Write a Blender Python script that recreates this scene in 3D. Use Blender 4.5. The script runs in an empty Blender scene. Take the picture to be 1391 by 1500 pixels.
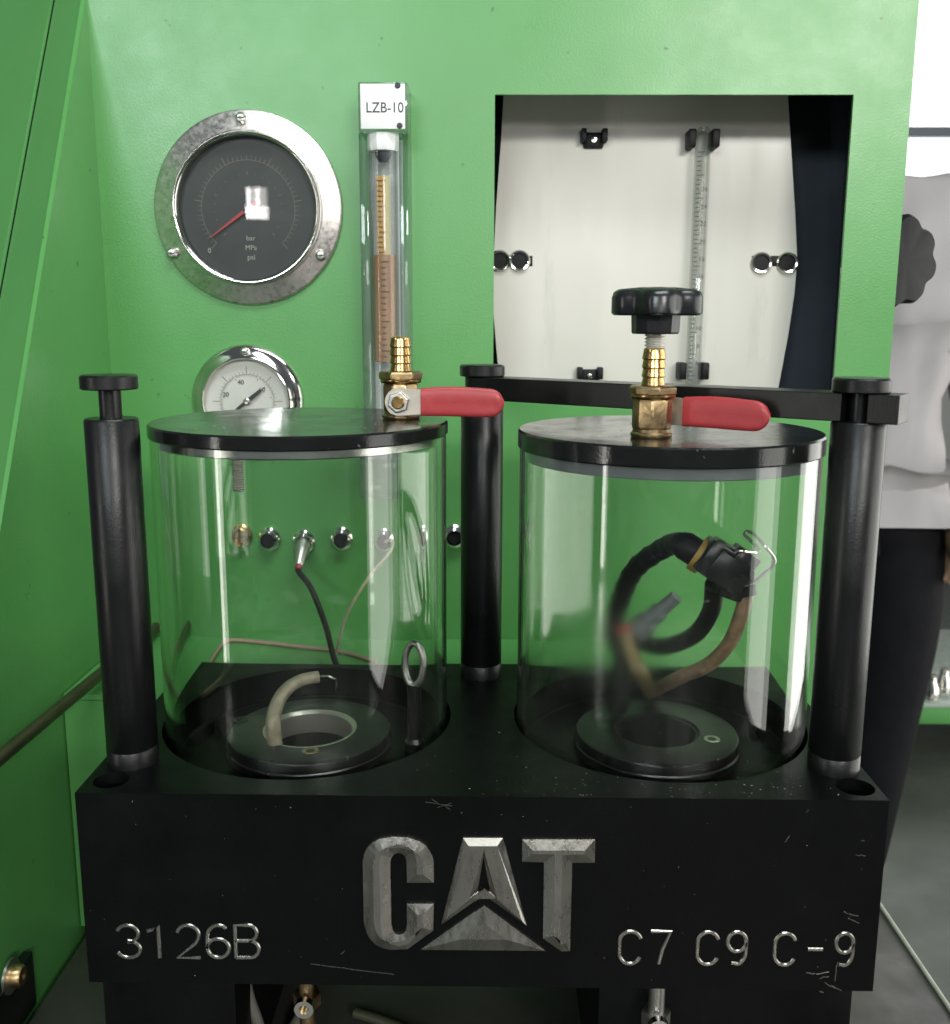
import bpy, bmesh, math, random
from mathutils import Vector, Matrix
random.seed(7)
SC = bpy.context.scene
COL = SC.collection
PI = math.pi

# ------------------------------------------------------------------ camera
CAM = Vector((.0029, -.4457, .3338)); PITCH, YAW, ROLL, FPX, PPY = .1839, -.0129, .0032, 1431.5, 738.35
_r = Vector((math.cos(YAW), -math.sin(YAW), 0)); _fh = Vector((math.sin(YAW), math.cos(YAW), 0)); _z = Vector((0, 0, 1))
_F = math.cos(PITCH)*_fh - math.sin(PITCH)*_z
_U = math.sin(PITCH)*_fh + math.cos(PITCH)*_z
CR = math.cos(ROLL)*_r + math.sin(ROLL)*_U
CU = math.cos(ROLL)*_U - math.sin(ROLL)*_r
cd = bpy.data.cameras.new('camera'); cam = bpy.data.objects.new('camera', cd); COL.objects.link(cam)
cam.matrix_world = Matrix(((CR.x, CU.x, -_F.x, CAM.x), (CR.y, CU.y, -_F.y, CAM.y), (CR.z, CU.z, -_F.z, CAM.z), (0, 0, 0, 1)))
cd.sensor_fit = 'HORIZONTAL'; cd.sensor_width = 36; cd.lens = 36*FPX/1391; cd.shift_y = -(750-PPY)/1391
cd.clip_start = .01; cd.clip_end = 60
cd.dof.use_dof = True; cd.dof.focus_distance = .57; cd.dof.aperture_fstop = 17
SC.camera = cam
# ------------------------------------------------------------------ world and lamps (indoor workshop)
w = bpy.data.worlds.new('World'); SC.world = w; w.use_nodes = True
w.node_tree.nodes['Background'].inputs[0].default_value = (.80, .92, 1, 1)
w.node_tree.nodes['Background'].inputs[1].default_value = .10
def area(name, loc, target, sx, sy, power, col=(1, 1, 1)):
    l = bpy.data.lights.new(name, 'AREA'); l.shape = 'RECTANGLE'; l.size = sx; l.size_y = sy; l.energy = power; l.color = col
    o = bpy.data.objects.new(name, l); COL.objects.link(o); o.location = loc
    o.rotation_euler = (Vector(target)-Vector(loc)).to_track_quat('-Z', 'Y').to_euler()
    return o
area('front_window_lamp', (1.6, -4.0, 1.68), (.05, .3, .35), 1.2, .34, 84, (1, .98, .94))
area('front_left_window_lamp', (-1.40, -4.2, 1.66), (-.1, .3, .35), 1.6, .6, 62, (.88, .98, 1))
area('middle_window_lamp', (.75, -6.2, 1.10), (.1, .3, .4), 1.7, .5, 26, (1, .98, .95))
area('ceiling_lamp', (.35, -.55, 1.75), (.05, .3, .45), 1.3, .4, 24, (.92, 1, 1))
area('side_band_lamp', (2.3, .30, .12), (0, .25, .15), 3.2, 1.9, 56, (1, .99, .94))  # added lamp, stretched to the floor for bright bands on the jars; no known door
area('left_streak_lamp', (-2.4, -1.6, .15), (0, .1, .2), .13, 1.9, 10, (1, .97, .9))  # thin strip lamp added to draw a narrow bright streak on the jars
area('far_window_lamp', (-1.66, -6.2, 1.105), (-.18, .3, .42), .165, .095, 1.0, (1, .98, .96))
for dx_, w_, e_ in ((-.060, .030, .26), (.012, .030, .26), (-.024, .042, .14), (.054, .050, .13)):
    area('far_window_lamp', (-1.66+dx_, -6.2, 1.22), (-.18, .3, .42), w_, .13, e_, (1, .95, .93))
vs = SC.view_settings; vs.view_transform = 'Standard'; vs.look = 'None'; vs.gamma = 1; vs.use_curve_mapping = False; vs.exposure = .12
SC.cycles.use_denoising = True
SC.cycles.max_bounces = 14; SC.cycles.transparent_max_bounces = 24; SC.cycles.glossy_bounces = 6
SC.cycles.sample_clamp_indirect = 6

# ------------------------------------------------------------------ pixel helpers (photo 1391 x 1500)
def ray(x, y): return CR*((x-695.5)/FPX) - CU*((y-PPY)/FPX) + _F
def PY(x, y, Y): d = ray(x, y); return CAM + d*((Y-CAM.y)/d.y)
def PZ(x, y, Z): d = ray(x, y); return CAM + d*((Z-CAM.z)/d.z)
def PX(x, y, X): d = ray(x, y); return CAM + d*((X-CAM.x)/d.x)

# ------------------------------------------------------------------ materials
def mat(name, base, rough=.5, metal=0., var=.0, vscale=30, bump=0., bscale=200, coat=0., rvar=0., speck=0., sscale=900,
        speckcol=(.45, .45, .42), stretch=(1, 1, 1), spec=.5, alpha=1., trans=0., emit=None, estr=0., dark=None, darkscale=8, darkamt=.5, bdist=.001, bdet=3):
    m = bpy.data.materials.new(name); m.use_nodes = True
    nt = m.node_tree; N = nt.nodes; L = nt.links; b = N['Principled BSDF']
    b.inputs['Base Color'].default_value = (*base, 1); b.inputs['Roughness'].default_value = rough; b.inputs['Metallic'].default_value = metal
    b.inputs['Coat Weight'].default_value = coat; b.inputs['Coat Roughness'].default_value = .28
    b.inputs['Specular IOR Level'].default_value = spec; b.inputs['Alpha'].default_value = alpha; b.inputs['Transmission Weight'].default_value = trans
    if emit: b.inputs['Emission Color'].default_value = (*emit, 1); b.inputs['Emission Strength'].default_value = estr
    tc = N.new('ShaderNodeTexCoord'); mp = N.new('ShaderNodeMapping'); L.new(tc.outputs['Object'], mp.inputs[0]); mp.inputs['Scale'].default_value = stretch
    def noise(sc, det=4, r=.55):
        n = N.new('ShaderNodeTexNoise'); n.inputs['Scale'].default_value = sc; n.inputs['Detail'].default_value = det; n.inputs['Roughness'].default_value = r
        L.new(mp.outputs[0], n.inputs['Vector']); return n
    def ramp(src, a, c):
        r = N.new('ShaderNodeMapRange'); r.inputs['From Min'].default_value = a; r.inputs['From Max'].default_value = c; L.new(src, r.inputs['Value']); return r.outputs[0]
    col = None
    def mixin(fac, c2, c1=None):
        nonlocal col
        mx = N.new('ShaderNodeMix'); mx.data_type = 'RGBA'; L.new(fac, mx.inputs['Factor'])
        if col is None: mx.inputs['A'].default_value = (*base, 1)
        else: L.new(col, mx.inputs['A'])
        mx.inputs['B'].default_value = (*c2, 1); col = mx.outputs['Result']
    if var:
        n = noise(vscale); f = ramp(n.outputs['Fac'], .3, .7)
        mixin(f, tuple(max(0, min(1, c*(1-var))) for c in base))
    if dark:
        n = noise(darkscale, 6, .7); f = ramp(n.outputs['Fac'], .62-.2*darkamt, .75-.1*darkamt); mixin(f, dark)
    if speck:
        n = noise(sscale, 2, .5); f = ramp(n.outputs['Fac'], .74-.08*speck, .80-.08*speck); mixin(f, speckcol)
    if col is not None: L.new(col, b.inputs['Base Color'])
    if rvar:
        n = noise(vscale*1.7, 5, .65); r = N.new('ShaderNodeMapRange'); r.inputs['From Min'].default_value = .3; r.inputs['From Max'].default_value = .7
        r.inputs['To Min'].default_value = max(.02, rough-rvar); r.inputs['To Max'].default_value = min(1, rough+rvar)
        L.new(n.outputs['Fac'], r.inputs['Value']); L.new(r.outputs[0], b.inputs['Roughness'])
    if bump:
        n = noise(bscale, bdet, .5); bp = N.new('ShaderNodeBump'); bp.inputs['Strength'].default_value = bump; bp.inputs['Distance'].default_value = bdist
        L.new(n.outputs['Fac'], bp.inputs['Height']); L.new(bp.outputs[0], b.inputs['Normal'])
    return m
def glass_mat(name, tint=(.93, .96, .93), edge=(.55, .6, .52), film=.10, filmcol=(.55, .56, .5), stretch=(60, 60, 3), refl=1.0, grough=.035):
    # clear wall: transparent with angle-dependent absorption, Fresnel gloss and a thin oily film with streaks
    m = bpy.data.materials.new(name); m.use_nodes = True; nt = m.node_tree; N = nt.nodes; L = nt.links
    N.remove(N['Principled BSDF']); out = N['Material Output']
    lw = N.new('ShaderNodeLayerWeight'); lw.inputs['Blend'].default_value = .28
    pw = N.new('ShaderNodeMath'); pw.operation = 'POWER'; pw.inputs[1].default_value = 2.2; L.new(lw.outputs['Facing'], pw.inputs[0])
    cm = N.new('ShaderNodeMix'); cm.data_type = 'RGBA'; cm.inputs['A'].default_value = (*tint, 1); cm.inputs['B'].default_value = (*edge, 1); L.new(pw.outputs[0], cm.inputs['Factor'])
    tr = N.new('ShaderNodeBsdfTransparent'); L.new(cm.outputs['Result'], tr.inputs[0])
    gl = N.new('ShaderNodeBsdfGlossy'); gl.inputs['Roughness'].default_value = grough
    l2 = N.new('ShaderNodeLayerWeight'); l2.inputs['Blend'].default_value = .5
    p5 = N.new('ShaderNodeMath'); p5.operation = 'POWER'; p5.inputs[1].default_value = 4.2; L.new(l2.outputs['Facing'], p5.inputs[0])
    fm = N.new('ShaderNodeMath'); fm.operation = 'MULTIPLY_ADD'; fm.inputs[1].default_value = .75*refl; fm.inputs[2].default_value = .035*refl; L.new(p5.outputs[0], fm.inputs[0])
    mx = N.new('ShaderNodeMixShader'); L.new(fm.outputs[0], mx.inputs[0]); L.new(tr.outputs[0], mx.inputs[1]); L.new(gl.outputs[0], mx.inputs[2])
    tc = N.new('ShaderNodeTexCoord'); mp = N.new('ShaderNodeMapping'); mp.inputs['Scale'].default_value = stretch; L.new(tc.outputs['Object'], mp.inputs[0])
    n1 = N.new('ShaderNodeTexNoise'); n1.inputs['Scale'].default_value = 1.; n1.inputs['Detail'].default_value = 6; n1.inputs['Roughness'].default_value = .62; L.new(mp.outputs[0], n1.inputs['Vector'])
    mr = N.new('ShaderNodeMapRange'); mr.inputs['From Min'].default_value = .42; mr.inputs['From Max'].default_value = .78; mr.inputs['To Max'].default_value = film; L.new(n1.outputs['Fac'], mr.inputs['Value'])
    n2 = N.new('ShaderNodeTexNoise'); n2.inputs['Scale'].default_value = 700; n2.inputs['Detail'].default_value = 1; L.new(tc.outputs['Object'], n2.inputs['Vector'])
    m2 = N.new('ShaderNodeMapRange'); m2.inputs['From Min'].default_value = .73; m2.inputs['From Max'].default_value = .78; m2.inputs['To Max'].default_value = film*2.2; L.new(n2.outputs['Fac'], m2.inputs['Value'])
    ad = N.new('ShaderNodeMath'); ad.operation = 'MAXIMUM'; L.new(mr.outputs[0], ad.inputs[0]); L.new(m2.outputs[0], ad.inputs[1])
    df = N.new('ShaderNodeBsdfDiffuse'); df.inputs[0].default_value = (*filmcol, 1)
    ms = N.new('ShaderNodeMixShader'); L.new(ad.outputs[0], ms.inputs[0]); L.new(mx.outputs[0], ms.inputs[1]); L.new(df.outputs[0], ms.inputs[2])
    L.new(ms.outputs[0], out.inputs[0]); return m

def jar_mat(name, rough, film, filmcol, seed=0., stretch=(38, 38, 2.2), patch=(-.040, -.073, .084)):
    # real refracting wall with an uneven thin film of oil, smears and fine droplets on it
    m = bpy.data.materials.new(name); m.use_nodes = True; nt = m.node_tree; N = nt.nodes; L = nt.links
    b = N['Principled BSDF']; b.inputs['Base Color'].default_value = (.965, .985, .955, 1); b.inputs['Transmission Weight'].default_value = 1; b.inputs['IOR'].default_value = 1.49
    b.inputs['Roughness'].default_value = max(rough, .02)
    out = N['Material Output']; tc = N.new('ShaderNodeTexCoord')
    def noise(sc, stv, det, r=.6):
        mp = N.new('ShaderNodeMapping'); mp.inputs['Scale'].default_value = stv; mp.inputs['Location'].default_value = (seed, seed*.7, seed*.3); L.new(tc.outputs['Object'], mp.inputs[0])
        n = N.new('ShaderNodeTexNoise'); n.inputs['Scale'].default_value = sc; n.inputs['Detail'].default_value = det; n.inputs['Roughness'].default_value = r; L.new(mp.outputs[0], n.inputs['Vector']); return n.outputs['Fac']
    def rng(f, a, c, hi):
        r = N.new('ShaderNodeMapRange'); r.inputs['From Min'].default_value = a; r.inputs['From Max'].default_value = c; r.inputs['To Max'].default_value = hi; L.new(f, r.inputs['Value']); return r.outputs[0]
    def op(o_, a, c):
        k = N.new('ShaderNodeMath'); k.operation = o_; L.new(a, k.inputs[0]); L.new(c, k.inputs[1]); return k.outputs[0]
    streak = rng(noise(1., stretch, 5), .50, .74, 1.); area_ = rng(noise(14, (1, 1, 1), 3), .42, .66, film)
    drops = rng(noise(520, (1, 1, 1), 1), .70, .75, film*2.6); dmask = rng(noise(20, (1, 1, 1), 2), .5, .62, 1.)
    fac = op('MAXIMUM', op('MULTIPLY', streak, area_), op('MULTIPLY', drops, dmask))
    if rough > 0:
        # condensed oil smear: a blurred patch with a broken edge on the wall
        vd = N.new('ShaderNodeVectorMath'); vd.operation = 'DISTANCE'; vd.inputs[1].default_value = patch; L.new(tc.outputs['Object'], vd.inputs[0])
        nn_ = N.new('ShaderNodeMath'); nn_.operation = 'MULTIPLY_ADD'; nn_.inputs[1].default_value = .05; L.new(noise(40, (1, 1, 1), 4), nn_.inputs[0]); L.new(vd.outputs['Value'], nn_.inputs[2])
        pm = N.new('ShaderNodeMapRange'); pm.inputs['From Min'].default_value = .070; pm.inputs['From Max'].default_value = .040; pm.inputs['To Max'].default_value = rough; pm.inputs['To Min'].default_value = .035; L.new(nn_.outputs[0], pm.inputs['Value'])
        L.new(pm.outputs[0], b.inputs['Roughness'])
    df = N.new('ShaderNodeBsdfDiffuse'); df.inputs[0].default_value = (*filmcol, 1)
    tl = N.new('ShaderNodeBsdfTranslucent'); tl.inputs[0].default_value = (*filmcol, 1)
    m2 = N.new('ShaderNodeMixShader'); m2.inputs[0].default_value = .5; L.new(df.outputs[0], m2.inputs[1]); L.new(tl.outputs[0], m2.inputs[2])
    mx = N.new('ShaderNodeMixShader'); L.new(fac, mx.inputs[0]); L.new(b.outputs[0], mx.inputs[1]); L.new(m2.outputs[0], mx.inputs[2])
    L.new(mx.outputs[0], out.inputs[0]); return m
GREEN = (.085, .288, .075)
M = dict(
    green=mat('green_paint', GREEN, .36, var=.10, vscale=6, bump=.13, bscale=620, rvar=.10, speck=.1, sscale=110, speckcol=(.03, .09, .03), coat=.30, dark=(.066, .235, .058), darkscale=4, darkamt=.3),
    greend=mat('green_paint_outer', GREEN, .40, var=.12, vscale=5, bump=.12, bscale=300, coat=.05),
    black=mat('black_anodised', (.005, .0055, .0055), .33, var=.3, vscale=18, bump=.08, bscale=900, rvar=.08, speck=.0, sscale=420, speckcol=(.10, .10, .10), spec=.4),
    blackface=mat('black_block', (.0022, .0025, .0025), .42, var=.3, vscale=14, bump=.10, bscale=700, rvar=.12, speck=.0, sscale=300, speckcol=(.08, .08, .08), spec=.14),
    lid=mat('lid_black', (.009, .0095, .009), .15, var=.3, vscale=30, bump=.05, bscale=700, rvar=.09, speck=.25, sscale=330, speckcol=(.12, .12, .11)),
    rubber=mat('black_rubber', (.007, .007, .008), .5, bump=.1, bscale=400, var=.3, spec=.25),
    plastic=mat('black_plastic', (.014, .014, .016), .26, bump=.06, bscale=300, rvar=.08, spec=.45),
    dark=mat('recess_dark', (.030, .040, .055), .6, var=.3),  # bluish lift of the haze over the opening is put into this colour
    seat=mat('seat_black', (.010, .010, .010), .34, var=.3, rvar=.08, vscale=25, bump=.06, bscale=400, speck=.45, sscale=380, speckcol=(.16, .16, .14)),
    brass=mat('brass', (.66, .43, .17), .24, 1., var=.35, vscale=80, bump=.08, bscale=500, rvar=.10, dark=(.30, .20, .09), darkscale=120, darkamt=.6),
    brassd=mat('brass_dull', (.50, .36, .19), .36, 1., var=.35, vscale=120, bump=.15, bscale=500, rvar=.10, dark=(.20, .14, .08), darkscale=100, darkamt=.8),
    chrome=mat('chrome', (.72, .70, .66), .10, 1., bump=.03, bscale=200, var=.1),
    zinc=mat('zinc', (.62, .60, .56), .34, 1., var=.2, vscale=120, bump=.10, bscale=900),
    flange=mat('gauge_flange', (.78, .74, .69), .34, 1., var=.14, vscale=200, bump=.025, bscale=700, rvar=.10, dark=(.50, .46, .42), darkscale=220, darkamt=.3),
    steel=mat('steel', (.50, .48, .44), .30, 1., var=.2, vscale=60, rvar=.1, stretch=(1, 1, 8)),
    letter=mat('engraved_metal', (.40, .385, .345), .30, 1., var=.18, vscale=120, bump=.12, bscale=900, rvar=.10, stretch=(1, 1, .35), dark=(.19, .175, .15), darkscale=60, darkamt=.3),
    rodm=mat('rod_steel', (.13, .11, .07), .35, .8, var=.3, vscale=60),
    liner=mat('liner_steel', (.66, .63, .56), .32, .75),
    thread=mat('thread_steel', (.72, .70, .64), .30, .6, var=.2, vscale=90),
    alu=mat('aluminium', (.66, .66, .62), .25, 1., var=.15, vscale=40),
    oring=mat('grey_plug', (.20, .22, .23), .5, var=.25, vscale=40, bump=.05),
    red=mat('red_vinyl', (.40, .040, .046), .38, var=.20, vscale=40, bump=.12, bscale=160, rvar=.08, dark=(.26, .02, .02), darkscale=50, darkamt=.3),
    leverm=mat('lever_steel', (.58, .53, .45), .38, .9, var=.2, vscale=60, bump=.05),
    plate=mat('backing_sheet', (.63, .605, .535), .20, var=.06, vscale=9, rvar=.08, bump=.10, bscale=24, stretch=(1, 1, .16), dark=(.52, .50, .45), darkscale=34, darkamt=.12),
    tray=mat('tray_steel', (.075, .072, .064), .38, .35, var=.25, vscale=20, bump=.05, rvar=.1),
    dialblack=mat('dial_black', (.030, .034, .034), .5, var=.15),
    dialwhite=mat('dial_white', (.66, .65, .62), .5, var=.05),
    white=mat('white_plastic', (.82, .82, .80), .35, var=.08),
    ink=mat('ink_black', (.03, .03, .03), .5), inkw=mat('ink_white', (.34, .34, .31), .5), inkred=mat('ink_red', (.40, .03, .035), .45),
    inkg=mat('ink_grey', (.17, .145, .125), .5),
    amber=mat('amber_scale', (.58, .30, .055), .4, var=.2, vscale=80), oil=mat('oil_brown', (.40, .19, .075), .3, var=.2, vscale=40), pale=mat('pale_liquid', (.66, .56, .30), .35, var=.1),
    hose=mat('clear_hose', (.46, .40, .28), .30, var=.35, vscale=180, bump=.10, bscale=300, coat=.3, dark=(.27, .22, .14), darkscale=120),
    greyhose=mat('grey_hose', (.17, .165, .14), .4, var=.3, vscale=80, coat=.2), olive=mat('olive_hose', (.06, .06, .035), .45, var=.3),
    sleeve=mat('brown_sleeve', (.33, .21, .12), .42, var=.5, vscale=150, bump=.2, bscale=300, dark=(.10, .07, .05), darkscale=90, darkamt=.6, coat=.2),
    yellow=mat('yellow_band', (.42, .26, .05), .5, var=.3), pink=mat('pink_cable', (.40, .25, .20), .45, var=.2),
    shirt=mat('shirt_cloth', (.33, .31, .315), .85, var=.10, vscale=7, bump=.9, bscale=3.6, stretch=(1.9, 1, .8), bdist=.09, bdet=1),
    trouser=mat('trouser_cloth', (.007, .007, .009), .85, var=.3, vscale=14, bump=.4, bscale=9, bdist=.02, spec=.12),
    skin=mat('skin', (.48, .28, .19), .5, var=.12, vscale=30), hair=mat('hair', (.012, .010, .009), .5, bump=.6, bscale=180), shoe=mat('shoe', (.02, .018, .016), .4),
    floor=mat('floor_concrete', (.085, .097, .077), .42, var=.30, vscale=2.2, bump=.10, bscale=30, rvar=.15, dark=(.045, .05, .042), darkscale=1.6, darkamt=.6),
    wall=mat('wall_paint', (.56, .56, .53), .8, var=.1, vscale=3),
    pane=mat('window_pane', (.9, .95, 1), .3, emit=(1, 1, 1), estr=1.8),
    frame=mat('window_frame', (.30, .32, .35), .5),
    jarL=jar_mat('jar_acrylic_clean', 0., .022, (.62, .62, .56)),
    jarR=jar_mat('jar_acrylic_oily', .17, .085, (.58, .56, .48), 3.7),
    acrylic=glass_mat('acrylic_block', tint=(.93, .94, .95), edge=(.62, .63, .66), film=.16, filmcol=(.7, .7, .72), stretch=(50, 50, 6)),
    lens=glass_mat('gauge_glass', grough=.008, tint=(.97, .97, .96), edge=(.9, .9, .9), film=.03, filmcol=(.5, .5, .5), stretch=(14, 14, 14)),
    tubeg=glass_mat('tube_glass', tint=(.92, .93, .92), edge=(.45, .46, .46), film=.10, filmcol=(.75, .75, .75)),
)

# ------------------------------------------------------------------ mesh helpers
def link(o): COL.objects.link(o); return o
def tag(o, label, cat, group=None):
    o['label'] = label; o['category'] = cat
    if group: o['group'] = group
    return o
def thing(name, label, cat, loc, group=None):
    e = bpy.data.objects.new(name, None); e.empty_display_size = .01; link(e); e.location = loc
    e['wloc'] = tuple(loc)
    return tag(e, label, cat, group)
def obj(name, bm, m, parent=None, smooth=True, angle=38, sharp=None, kind=None):
    bmesh.ops.recalc_face_normals(bm, faces=bm.faces)
    me = bpy.data.meshes.new(name); bm.to_mesh(me); bm.free()
    return fin(name, me, m, parent, smooth, angle, kind)
def fin(name, me, m, parent=None, smooth=True, angle=38, kind=None):
    vs_ = [v.co for v in me.vertices]
    c = Vector(((min(v.x for v in vs_)+max(v.x for v in vs_))/2, (min(v.y for v in vs_)+max(v.y for v in vs_))/2, min(v.z for v in vs_)))
    me.transform(Matrix.Translation(-c))
    if smooth:
        me.polygons.foreach_set('use_smooth', [True]*len(me.polygons)); me.set_sharp_from_angle(angle=math.radians(angle))
    me.materials.clear(); me.materials.append(M[m] if isinstance(m, str) else m)
    o = bpy.data.objects.new(name, me); link(o); o['wloc'] = tuple(c)
    if parent: o.parent = parent; o.location = c - Vector(parent['wloc'])
    else: o.location = c
    if kind: o['kind'] = kind
    return o
def clean(): 
    for o in bpy.data.objects:
        if 'wloc' in o: del o['wloc']
def BM(): return bmesh.new()
def box(bm, a, b, bev=0., seg=2, mtx=None):
    r = bmesh.ops.create_cube(bm, size=1); v = r['verts']
    a, b = Vector(a), Vector(b)
    for q in v: q.co = Vector((a.x if q.co.x < 0 else b.x, a.y if q.co.y < 0 else b.y, a.z if q.co.z < 0 else b.z))
    if mtx is not None: bmesh.ops.transform(bm, matrix=mtx, verts=v)
    if bev:
        es = list({e for q in v for e in q.link_edges}); bmesh.ops.bevel(bm, geom=es, offset=bev, segments=seg, affect='EDGES', profile=.5)
    return bm
def lathe(bm, prof, seg=48, mtx=None, closed=False):
    # prof: list of (r, z); r==0 gives a pole
    rings = []; new = []
    for r, z in prof:
        if r < 1e-7: ring = [bm.verts.new((0, 0, z))]
        else: ring = [bm.verts.new((r*math.cos(2*PI*i/seg), r*math.sin(2*PI*i/seg), z)) for i in range(seg)]
        rings.append(ring); new += ring
    pairs = list(zip(rings, rings[1:])) + ([(rings[-1], rings[0])] if closed else [])
    for A, B in pairs:
        for i in range(seg):
            j = (i+1) % seg
            if len(A) == 1 and len(B) == 1: break
            if len(A) == 1: bm.faces.new((A[0], B[i], B[j]))
            elif len(B) == 1: bm.faces.new((A[i], A[j], B[0]))
            else: bm.faces.new((A[i], A[j], B[j], B[i]))
    if mtx is not None: bmesh.ops.transform(bm, matrix=mtx, verts=new)
    return bm
def axis_m(p, d, spin=0):
    return Matrix.Translation(Vector(p)) @ Vector(d).to_track_quat('Z', 'Y').to_matrix().to_4x4() @ Matrix.Rotation(spin, 4, 'Z')
def spline(pts, n=8):
    P = [Vector(p) for p in pts]; out = []
    for i in range(len(P)-1):
        p0 = P[max(i-1, 0)]; p1 = P[i]; p2 = P[i+1]; p3 = P[min(i+2, len(P)-1)]
        for k in range(n):
            t = k/n; out.append(.5*((2*p1)+(-p0+p2)*t+(2*p0-5*p1+4*p2-p3)*t*t+(-p0+3*p1-3*p2+p3)*t**3))
    out.append(P[-1]); return out
def tube(bm, pts, r, seg=12, caps=True, flat=1.):
    # sweep a circle; r may be a list
    n = len(pts); rs = r if isinstance(r, (list, tuple)) else [r]*n
    prev = None; rings = []
    for i, p in enumerate(pts):
        d = (Vector(pts[min(i+1, n-1)])-Vector(pts[max(i-1, 0)])).normalized()
        if prev is None: u = d.orthogonal().normalized()
        else:
            u = prev - d*prev.dot(d)
            u = u.normalized() if u.length > 1e-6 else d.orthogonal().normalized()
        prev = u; v = d.cross(u)
        rings.append([bm.verts.new(Vector(p)+rs[i]*(u*math.cos(2*PI*k/seg)+v*math.sin(2*PI*k/seg)*flat)) for k in range(seg)])
    for A, B in zip(rings, rings[1:]):
        for k in range(seg): bm.faces.new((A[k], A[(k+1) % seg], B[(k+1) % seg], B[k]))
    if caps: bm.faces.new(rings[0]); bm.faces.new(rings[-1])
    return bm
def prism(bm, loops, a, b, mapf, bev=0, inset=None):
    # loops: list of 2d loops (outer, holes). mapf(u, v, w) -> 3d ; extrude from w=a to w=b
    edges = []; 
    for lp in loops:
        vs_ = [bm.verts.new(mapf(u, v, a)) for u, v in lp]
        for i in range(len(vs_)): edges.append(bm.edges.new((vs_[i], vs_[(i+1) % len(vs_)])))
    r = bmesh.ops.triangle_fill(bm, use_beauty=True, use_dissolve=False, edges=edges)
    fs = [g for g in r['geom'] if isinstance(g, bmesh.types.BMFace)]
    ex = bmesh.ops.extrude_face_region(bm, geom=fs)
    nv = [g for g in ex['geom'] if isinstance(g, bmesh.types.BMVert)]
    d = Vector(mapf(0, 0, b))-Vector(mapf(0, 0, a)); bmesh.ops.translate(bm, vec=d, verts=nv)
    nf = [g for g in ex['geom'] if isinstance(g, bmesh.types.BMFace)]
    if inset:
        bmesh.ops.recalc_face_normals(bm, faces=bm.faces)
        bmesh.ops.inset_region(bm, faces=nf, thickness=inset[0], depth=inset[1], use_even_offset=len(inset) < 3, use_boundary=True)
    return bm
def boolean(o, cutters):
    for c in cutters:
        md = o.modifiers.new('b', 'BOOLEAN'); md.operation = 'DIFFERENCE'; md.object = c; md.solver = 'EXACT'
    bpy.context.view_layer.update()
    dg = bpy.context.evaluated_depsgraph_get(); me = bpy.data.meshes.new_from_object(o.evaluated_get(dg))
    o.modifiers.clear(); mt = o.data.materials[0]; o.data = me; me.materials.clear(); me.materials.append(mt)
    me.polygons.foreach_set('material_index', [0]*len(me.polygons))
    for c in cutters: bpy.data.objects.remove(c)
    return o
def bevel_mod(o, wd, seg=2):
    md = o.modifiers.new('bevel', 'BEVEL'); md.width = wd; md.segments = seg; md.limit_method = 'ANGLE'; md.angle_limit = math.radians(40); md.harden_normals = False
def text_bm(s, size, mtx, ext=.0002, align='CENTER', sx=1.):
    cu = bpy.data.curves.new('t', 'FONT'); cu.body = s; cu.size = size; cu.align_x = align; cu.align_y = 'CENTER'; cu.extrude = ext
    o = bpy.data.objects.new('t', cu); link(o); bpy.context.view_layer.update()
    me = bpy.data.meshes.new_from_object(o.evaluated_get(bpy.context.evaluated_depsgraph_get()))
    bm = BM(); bm.from_mesh(me); bmesh.ops.transform(bm, matrix=mtx @ Matrix.Diagonal((sx, 1, 1, 1)), verts=bm.verts)
    bpy.data.objects.remove(o); bpy.data.meshes.remove(me); return bm
def front(p): # local xy plane facing the camera side (-Y): x->X, y->Z, z->-Y
    return Matrix.Translation(Vector(p)) @ Matrix(((1, 0, 0, 0), (0, 0, -1, 0), (0, 1, 0, 0), (0, 0, 0, 1)))
def hexprof(r): return 6

# ================================================================== SETTING
FZ = -.86; YP = .32
bm = BM(); box(bm, (-6, -4, FZ-.05), (8, 9, FZ)); o = obj('floor', bm, 'floor', smooth=False); o['kind'] = 'structure'
# far wall with window opening, built as four pieces round the opening
WY = 4.2; wx0, wx1, wz0, wz1 = 1.25, 4.6, .62, 2.3
bm = BM()
box(bm, (-6, WY, FZ), (8, WY+.2, wz0)); box(bm, (-6, WY, wz1), (8, WY+.2, 3.2)); box(bm, (-6, WY, wz0), (wx0, WY+.2, wz1)); box(bm, (wx1, WY, wz0), (8, WY+.2, wz1))
o = obj('wall', bm, 'wall', smooth=False); o['kind'] = 'structure'
win = thing('window', 'overexposed white window with a grey cross bar behind the standing person', 'window', (2.9, WY+.05, wz0))
barz = PY(1360, 190, WY).z
bm = BM(); box(bm, (wx0, WY+.10, wz0), (wx1, WY+.11, wz1)); obj('pane', bm, 'pane', win, smooth=False)
bm = BM(); box(bm, (wx0, WY+.04, barz-.022), (wx1, WY+.08, barz+.022)); obj('crossbar', bm, 'frame', win, smooth=False)
for xx in (wx0, 2.93, wx1-.06):
    bm = BM(); box(bm, (xx, WY+.03, wz0), (xx+.06, WY+.09, wz1)); obj('mullion', bm, 'frame', win, smooth=False)
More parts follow.
